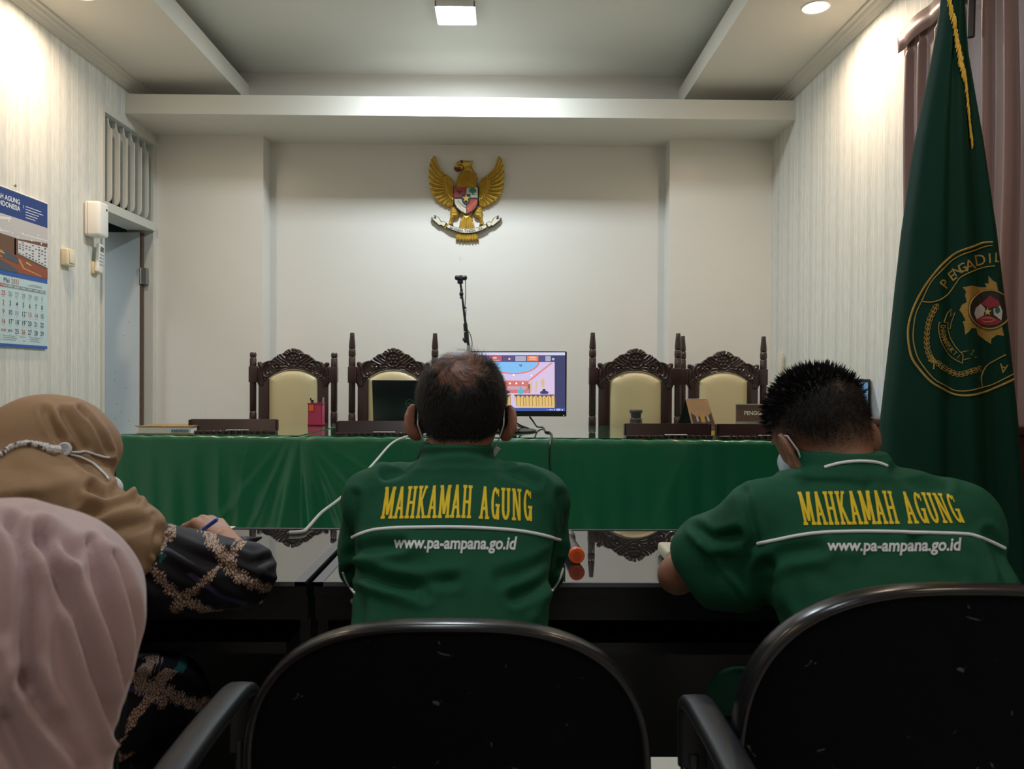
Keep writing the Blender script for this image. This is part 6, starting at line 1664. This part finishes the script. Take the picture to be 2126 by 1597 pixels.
    nt = sm.node_tree; v = nt.nodes.new('ShaderNodeTexNoise'); v.inputs['Scale'].default_value = 75; tc = nt.nodes.new('ShaderNodeTexCoord'); nt.links.new(tc.outputs['Object'], v.inputs['Vector'])
    r = nt.nodes.new('ShaderNodeValToRGB'); r.color_ramp.elements[0].position = .42; r.color_ramp.elements[0].color = (.12, .09, .08, 1); r.color_ramp.elements[1].position = .48; r.color_ramp.elements[1].color = (.66, .65, .64, 1)
    nt.links.new(v.outputs['Fac'], r.inputs[0]); nt.links.new(r.outputs[0], nt.nodes['Principled BSDF'].inputs['Base Color'])
    MB().tube(P, ws, 8).build('strap', sm, mk)
    # shoes come with the feet; the pen and the sheet under the hand are things of their own
    for s in (0, 1):
        a, q = np.array(J['an'][s]), np.array(J['toe'][s]); F = Field(np.minimum(a, q)-.08, np.maximum(a, q)+.08, .006)
        F.add(cap((a[0], a[1]-.02, .042), (q[0], q[1], .036), .040, .034)); V, Q = F.mesh(); np_obj('shoe', V, Q, SHOE, t)
    a = W(413, 1106, 1.800); b_ = W(449, 1080, 1.765); pn = thing('pen', 'blue ballpoint pen in the hand of the writing woman', 'pen', a)
    dv = (b_-a).normalized()
    MB().tube([a-dv*.045, a-dv*.035], [.0012, .0035], 10).tube([a-dv*.035, a+dv*.02], .0042, 12).build('barrel', mat('pen_blue_grey', (.16, .22, .42), .3), pn)
    MB().tube([a+dv*.02, b_, b_+dv*.004], [.0048, .0048, .003], 12).build('cap', mat('pen_blue', (.03, .10, .55), .3), pn)
    c = Wz(410, 1112, DZ+.001)
    tag(MB().box((c.x-.14, c.y-.16, DZ+.0005), (c.x+.06, c.y+.12, DZ+.003)).build('notebook', paper, smooth=False), 'white notebook page under the writing hand on the left desk', 'notebook')
woman_writing()

# ================================================ the woman nearest the camera
def woman_pink():
    t = thing('person', 'person in pale pink headscarf seen close from behind at the lower left', 'person', (-.44, .50, 0))
    cx = -.444; H = HF((cx, .70, .925), rot3(0, 0, -20))
    J = dict(neck=(cx, .64, .82), torso=([.44, .55, .65, .72, .78], [cx]*5, [.42, .45, .52, .57, .60], [.15, .14, .14, .13, .08], [.10, .10, .09, .08, .06]),
             sh=[(cx-.16, .58, .73), (cx+.16, .58, .73)], el=[(cx-.20, .70, .52), (cx+.20, .70, .52)], wr=[(cx-.08, .84, .58), (cx+.08, .84, .58)],
             hip=[(cx-.09, .45, .53), (cx+.09, .45, .53)], kn=[(cx-.10, .88, .50), (cx+.10, .88, .50)], an=[(cx-.10, .86, .09), (cx+.10, .86, .09)], toe=[(cx-.10, 1.03, .04), (cx+.10, 1.03, .04)])
    body('body', J, H, skin_mat('skin_light', (.40, .215, .145)), t, (-.76, .28, -.01), (-.13, 1.12, 1.07), h=.0055, ears=False)
    tun = mat('tunic_mauve', (.22, .12, .13), .8, bump=.3, bscale=300)
    F = Field((-.80, .24, .10), (-.10, 1.0, .86), .008)
    F.add(stack([.40, .50, .62, .70, .76], [cx]*5, [.42, .43, .50, .56, .59], [.18, .175, .17, .16, .11], [.145, .14, .13, .11, .08]))
    for s in (-1, 1):
        F.add(cap((cx+s*.15, .58, .73), (cx+s*.20, .70, .53), .06, .055), .04); F.add(cap((cx+s*.20, .70, .53), (cx+s*.09, .82, .585), .05, .04), .02)
        F.add(cap((cx+s*.09, .45, .52), (cx+s*.10, .88, .49), .105, .085), .05); F.add(cap((cx+s*.10, .90, .48), (cx+s*.10, .88, .14), .08, .09), .05)
    V, Q = F.mesh(); V = relax(V, Q, 2); V = wobble(V, vnormals(V, Q), .004, 22, 51); np_obj('tunic', V, Q, tun, t)
    F = Field((-.72, .36, .60), (-.16, .94, 1.10), .0034)
    def ex_(py, d=.68): return CAM_Z - (py-785+6)*d/1600
    zs = [.62, .72, .80, .846, .876, .910, .948, .987, 1.008, 1.033, 1.052, 1.061, 1.066]
    rx = [.215, .185, .118, .101, .105, .110, .1135, .110, .101, .084, .060, .035, .010]
    F.add(stack(zs, [cx]*13, [.55, .57, .61, .64, .66, .675, .685, .69, .69, .69, .69, .69, .69], rx, [.19, .17, .14, .128, .124, .122, .124, .122, .113, .094, .070, .042, .012], 2.1))
    F.f = np.maximum(F.f, (.70 - (F.lo[2]+F.h*np.arange(F.n[2])))[None, None, :]).astype(np.float32)
    F.add(ell(H.p(0, .105, -.015), (.052, .050, .070), H.R), .012, cut=True)
    V, Q = F.mesh(); V = relax(V, Q, 3); N = vnormals(V, Q)
    L = [([(20, 1090), (48, 1150), (54, 1224), (48, 1330), (46, 1411)], -.007, .006), ([(46, 1411), (80, 1470), (130, 1540), (160, 1597)], -.005, .007), ([(80, 1110), (95, 1160), (125, 1212), (150, 1265), (172, 1325), (205, 1430), (235, 1520)], -.008, .006),
         ([(100, 1110), (130, 1170), (155, 1230), (190, 1320), (225, 1430)], .006, .010), ([(185, 1130), (200, 1190), (218, 1260), (232, 1318), (246, 1411), (262, 1520)], -.006, .005), ([(205, 1140), (228, 1200), (248, 1290), (258, 1400)], .005, .007),
         ([(232, 1160), (258, 1210), (274, 1280), (278, 1340), (272, 1440)], -.005, .005), ([(70, 1190), (75, 1280), (78, 1380), (110, 1460)], .007, .012), ([(15, 1120), (25, 1220), (22, 1360), (5, 1420)], .005, .010), ([(-5, 1350), (30, 1440), (80, 1520), (130, 1590)], .008, .010),
         ([(85, 1118), (110, 1125), (140, 1150)], -.006, .008), ([(140, 1290), (160, 1380), (200, 1480), (230, 1560)], .005, .010), ([(10, 1500), (40, 1560), (60, 1620)], -.007, .008)]
    V = drape_folds(V, N, L, .575); V = wobble(V, N, .0018, 30, 61)
    pm_ = mat('scarf_pink', (.41, .27, .275), .58, spec=.3, bump=.12, bscale=700, vary=.05, vscale=12, sheen=.35)
    np_obj('headscarf', V, Q, pm_, t)
    for s in (0, 1):
        a, q = np.array(J['an'][s]), np.array(J['toe'][s]); F = Field(np.minimum(a, q)-.08, np.maximum(a, q)+.08, .007)
        F.add(cap((a[0], a[1]-.02, .042), (q[0], q[1], .036), .040, .034)); V, Q = F.mesh(); np_obj('shoe', V, Q, SHOE, t)
woman_pink()

# ================================================ the court flag
def flag():
    D0 = 2.10
    t = thing('flag', 'tall dark green flag with gold embroidered court seal, draped on its pole', 'flag', (1.30, D0, 0))
    fm = mat('flag_green', (.0028, .032, .020), .65, spec=.12, bump=.15, bscale=500)
    rows = [(-60, 1966, 1990), (20, 1958, 1992), (120, 1940, 2000), (300, 1905, 2032), (480, 1880, 2058), (600, 1867, 2072), (700, 1857, 2084), (870, 1838, 2101), (1000, 1830, 2111), (1200, 1824, 2126), (1400, 1822, 2138), (1650, 1820, 2146)]
    zz = []; cxx = []; rr = []
    for y, a, b in rows:
        A, Bp = W(a, y, D0), W(b, y, D0); zz.append((A.z+Bp.z)/2); cxx.append((A.x+Bp.x)/2); rr.append((Bp.x-A.x)/2)
    o_ = np.argsort(zz); zz, cxx, rr = np.array(zz)[o_], np.array(cxx)[o_], np.array(rr)[o_]
    nz, na = 240, 220; Z = np.linspace(zz[0], zz[-1], nz); V = []; Q = []
    for z in Z:
        c = np.interp(z, zz, cxx); r = np.interp(z, zz, rr); q = (zz[-1]-z)/(zz[-1]-zz[0])
        for k in range(na):
            a = 2*pi*k/na; x = cos(a); y = sin(a)
            xx = x
            dpt = .035 + .28*r
            f = 0
            if y < 0:      # front: broad smooth pleats
                f = .016*math.exp(-((xx+.60-.22*q)/.20)**2) + .020*math.exp(-((xx+.05-.1*q)/.20)**2) - .016*math.exp(-((xx+.30-.12*q)/.14)**2) - .028*math.exp(-((xx-.42+.05*q)/.16)**2) + .016*math.exp(-((xx-.74)/.14)**2)
                f *= min(1, .15+q*1.4)
            else: f = .02*sin(7*a+2*q)*q
            V.append((c + r*xx, D0 + dpt*y*(abs(y)**-.3 if abs(y) > 1e-3 else 0) + (-f if y < 0 else f)*min(1, abs(y)*3), z))
    for j in range(nz-1):
        for k in range(na): Q.append((j*na+k, j*na+(k+1) % na, (j+1)*na+(k+1) % na, (j+1)*na+k))
    Va = np.array(V); Qa = np.array(Q)
    cl = np_obj('flag_cloth', Va, Qa, fm, t); B = bvh_of(Va, Qa)
    # pole with its foot
    MB().tube([(W(1975, 0, D0).x, D0, .02), (W(1975, 0, D0).x, D0, 2.62)], .014, 14).lathe([(.0, 0), (.14, 0), (.14, .02), (.05, .05), (.02, .10), (.0, .10)], (W(1975, 0, D0).x, D0, 0), 28).lathe([(.014, 2.60), (.02, 2.63), (.006, 2.72), (.0, 2.76)], (W(1975, 0, D0).x, D0, 0), 16).build('pole', mat('pole_wood', (.16, .07, .03), .35), t)
    # golden fringe along the hoist edge
    fr = MB(); ed = catmull([(1975, -40), (1980, 20), (1990, 70), (1998, 130), (2006, 170), (2012, 230), (2020, 300)], 22, False)
    random.seed(5)
    for i in range(len(ed)-1):
        for k in range(3):
            x = ed[i][0] + random.uniform(-2, 2) - 3; y = ed[i][1] + random.uniform(-3, 3); wd = max(2.0, 9 - i*.055)
            a = on_surf(B, [(x, y)], D0, .003); a = a[0] if a else W(x, y, D0-.04)
            e = a + Vector((-(wd*random.uniform(.1, .9))*.00131, -.004, -.012-random.uniform(0, .012)))
            fr.tube([a, (a+e)/2+Vector((0, -.002, 0)), e], [.0022, .0018, .0008], 5)
    fr.build('gold_fringe', mat('fringe_gold', (.62, .38, .02), .5), t)['kind'] = 'stuff'
    gt_ = mat('gold_thread', (.40, .26, .055), .42, .25, bump=.6, bscale=400)
    cp = lambda x, y: (1820+x/4.203, 480+y/4.203)
    def line(name, pts, r, closed=False, n=8, cat=True):
        P = [cp(*p) for p in (catmull(pts, n, closed) if cat else pts)]
        runs = []; cur = []
        for x, y in P + ([P[0]] if closed else []):
            h, nn, i, dist = cast(B, x, y)
            if h is None or abs(nn.y) < .10:
                if len(cur) > 1: runs.append(cur)
                cur = []
            else: cur.append(h + nn*.0012*(-1 if nn.y > 0 else 1))
        if len(cur) > 1: runs.append(cur)
        mb = name if isinstance(name, MB) else MB()
        for c in runs: mb.tube(c, r, 6)
        return mb
    def fill(name, polys, m, off=.0012):
        pp = [[cp(*q) for q in p] for p in polys]; xs = [q[0] for p in pp for q in p]; ys = [q[1] for p in pp for q in p]
        vs, fs = grid_cut(pp, 4, (min(xs), min(ys)), (max(xs), max(ys)))
        o, fs = project(B, vs, fs, lambda u, v: (u, v), off, D0-.5)
        return MB().raw(o, fs).build(name, m, cl, ang=180)
    outer_ = [(1010, 98), (930, 103), (840, 135), (700, 190), (600, 262), (520, 350), (440, 455), (375, 560), (320, 680), (285, 800), (275, 900), (285, 1010), (310, 1110), (370, 1200), (470, 1310), (570, 1375), (680, 1425), (800, 1435), (920, 1410), (1040, 1365), (1160, 1310), (1230, 1270)]
    inner_ = [(1010, 128), (960, 132), (850, 170), (740, 210), (640, 270), (560, 350), (470, 455), (400, 600), (345, 720), (322, 860), (322, 960), (350, 1080), (400, 1170), (500, 1290), (590, 1345), (680, 1390), (790, 1395), (900, 1370), (1020, 1335), (1140, 1275), (1220, 1230)]
    line(None, outer_, .0030).build('seal_outer_ring', gt_, cl); line(None, inner_, .0017).build('seal_inner_ring', gt_, cl)
    mb = line(MB(), [(1030, 305), (950, 315), (850, 345), (740, 400), (690, 460), (640, 530), (570, 590), (510, 615), (450, 622), (400, 615)], .0017)
    mb = line(mb, [(1125, 1080), (1040, 1125), (960, 1175), (915, 1250), (910, 1310), (920, 1370)], .0017); mb.build('seal_arc', gt_, cl)
    for i, (ch, x, y, rot, s) in enumerate((('P', 590, 460, -50, 88), ('E', 655, 390, -38, 88), ('N', 700, 345, -30, 80), ('G', 745, 318, -26, 82), ('A', 812, 292, -18, 100), ('D', 900, 250, -10, 100), ('I', 985, 235, -4, 90), ('L', 1055, 228, 2, 90), ('A', 1105, 1200, 190, 80))):
        a = radians(rot); P = text2d(ch, s*1.35, .008)
        P = [[(x + u*cos(a) + (v-s*.48)*sin(a), y + u*sin(a) - (v-s*.48)*cos(a)) for u, v in p] for p in P]
        P = [[(x + (qx-x), qy) for qx, qy in p] for p in P]
        fill('seal_letter', P, gt_)
    mb = MB()
    def braid(mb, pts, n):
        Pp = catmull(pts, 12, False)
        for i in range(n):
            k = int((i+.5)/n*(len(Pp)-1)); k2 = min(k+3, len(Pp)-1); dx, dy = Pp[k2][0]-Pp[k-1][0], Pp[k2][1]-Pp[k-1][1]; L_ = math.hypot(dx, dy); dx /= L_; dy /= L_
            for s in (-1, 1):
                c = (Pp[k][0]-dy*9*s, Pp[k][1]+dx*9*s); ang = math.atan2(dy, dx)+.45*s
                line(mb, [(c[0]+26*cos(q)*cos(ang)-9*sin(q)*sin(ang), c[1]+26*cos(q)*sin(ang)+9*sin(q)*cos(ang)) for q in np.linspace(0, 2*pi, 11)], .0009, cat=False)
        return mb
    braid(mb, [(525, 650), (485, 720), (455, 800), (440, 900), (440, 1000), (460, 1080), (490, 1130)], 14).build('braid', gt_, cl)
    mb = MB(); braid(mb, [(525, 1145), (580, 1190), (660, 1235), (740, 1250), (820, 1225), (900, 1200)], 11).build('braid', gt_, cl)
    mb = line(MB(), [(450, 1130), (495, 1140), (540, 1155)], .002); line(mb, [(485, 1090), (500, 1140), (498, 1205)], .002).build('braid_knot', gt_, cl)
    mb = line(MB(), [(545, 797), (540, 860), (560, 960), (600, 1040), (650, 1100), (750, 1155)], .0012); line(mb, [(620, 800), (618, 850), (640, 930), (690, 1010), (755, 1080)], .0012)
    line(mb, [(545, 797), (620, 800)], .0012, cat=False); line(mb, [(750, 1155), (755, 1080)], .0012, cat=False)
    line(mb, [(585, 795), (612, 720), (648, 680), (645, 745), (685, 712), (650, 800), (640, 852), (622, 850)], .0012, cat=False)
    line(mb, [(735, 1060), (780, 1048), (850, 1040), (820, 1080), (870, 1098), (800, 1112), (755, 1125)], .0012, cat=False); mb.build('ribbon_outline', gt_, cl)
    word = 'DHARMMAYUKTI'; Pp = catmull([(580, 830), (582, 900), (610, 975), (655, 1040), (735, 1115)], 12, False)
    PL = []
    for i, ch in enumerate(word):
        k = (i+.4)/len(word)*(len(Pp)-2); k0 = int(k); x, y = Pp[k0]; a = math.atan2(Pp[k0+1][1]-y, Pp[k0+1][0]-x)
        for p in text2d(ch, 62, .012, xs=.72): PL.append([(x + u*cos(a) + (v-22)*sin(a), y + u*sin(a) - (v-22)*cos(a)) for u, v in p])
    fill('motto_lettering', PL, gt_)
    flame = [(975, 390), (1010, 430), (1045, 450), (1062, 540), (1085, 800), (1110, 915), (1050, 905), (1000, 940), (995, 985), (935, 945), (880, 900), (870, 850), (830, 845), (800, 880), (770, 905), (765, 840), (750, 790), (775, 780), (745, 720), (720, 690), (745, 640), (785, 620), (770, 560), (780, 530), (750, 490), (830, 475), (900, 490), (960, 490), (940, 455), (975, 460)]
    fill('flame', [flame], mat('gold_satin_thread', (.36, .22, .04), .4, .2, bump=.8, bscale=300, bstretch=(.3, 1, 3)), .0008)
    fill('medallion', [circ(985, 685, 190, 178, 36)], mat('seal_black', (.012, .008, .006), .6), .0012)
    line(MB(), circ(985, 685, 180, 168, 40), .0022, True, 2).build('medallion_ring', gt_, cl)
    fill('shield_red', [[(985, 563), (1060, 610), (1075, 650), (1000, 668), (985, 676), (905, 635)], [(858, 770), (930, 735), (985, 740), (1090, 790), (1040, 815), (960, 825), (900, 810)]], mat('seal_red', (.25, .012, .025), .55), .0018)
    fill('shield_white', [[(905, 635), (945, 675), (930, 735), (870, 775), (850, 720), (862, 670)], [(1015, 680), (1075, 650), (1095, 700), (1085, 780), (1020, 730)]], mat('seal_white', (.45, .42, .40), .55), .0018)
    fill('shield_star', [[(963+(38 if k % 2 == 0 else 15)*cos(-pi/2+k*pi/5), 705+(38 if k % 2 == 0 else 15)*sin(-pi/2+k*pi/5)) for k in range(10)]], mat('star_gold', (.6, .42, .12), .4), .0024)
    fill('shield_tree', [circ(1050, 690, 22, 30, 10)], mat('seal_green', (.01, .09, .04), .5), .0024)
    mb = line(MB(), circ(965, 775, 62, 18, 24), .0012, True, 2); mb.build('chain', mat('seal_orange', (.50, .16, .03), .5), cl)
flag()
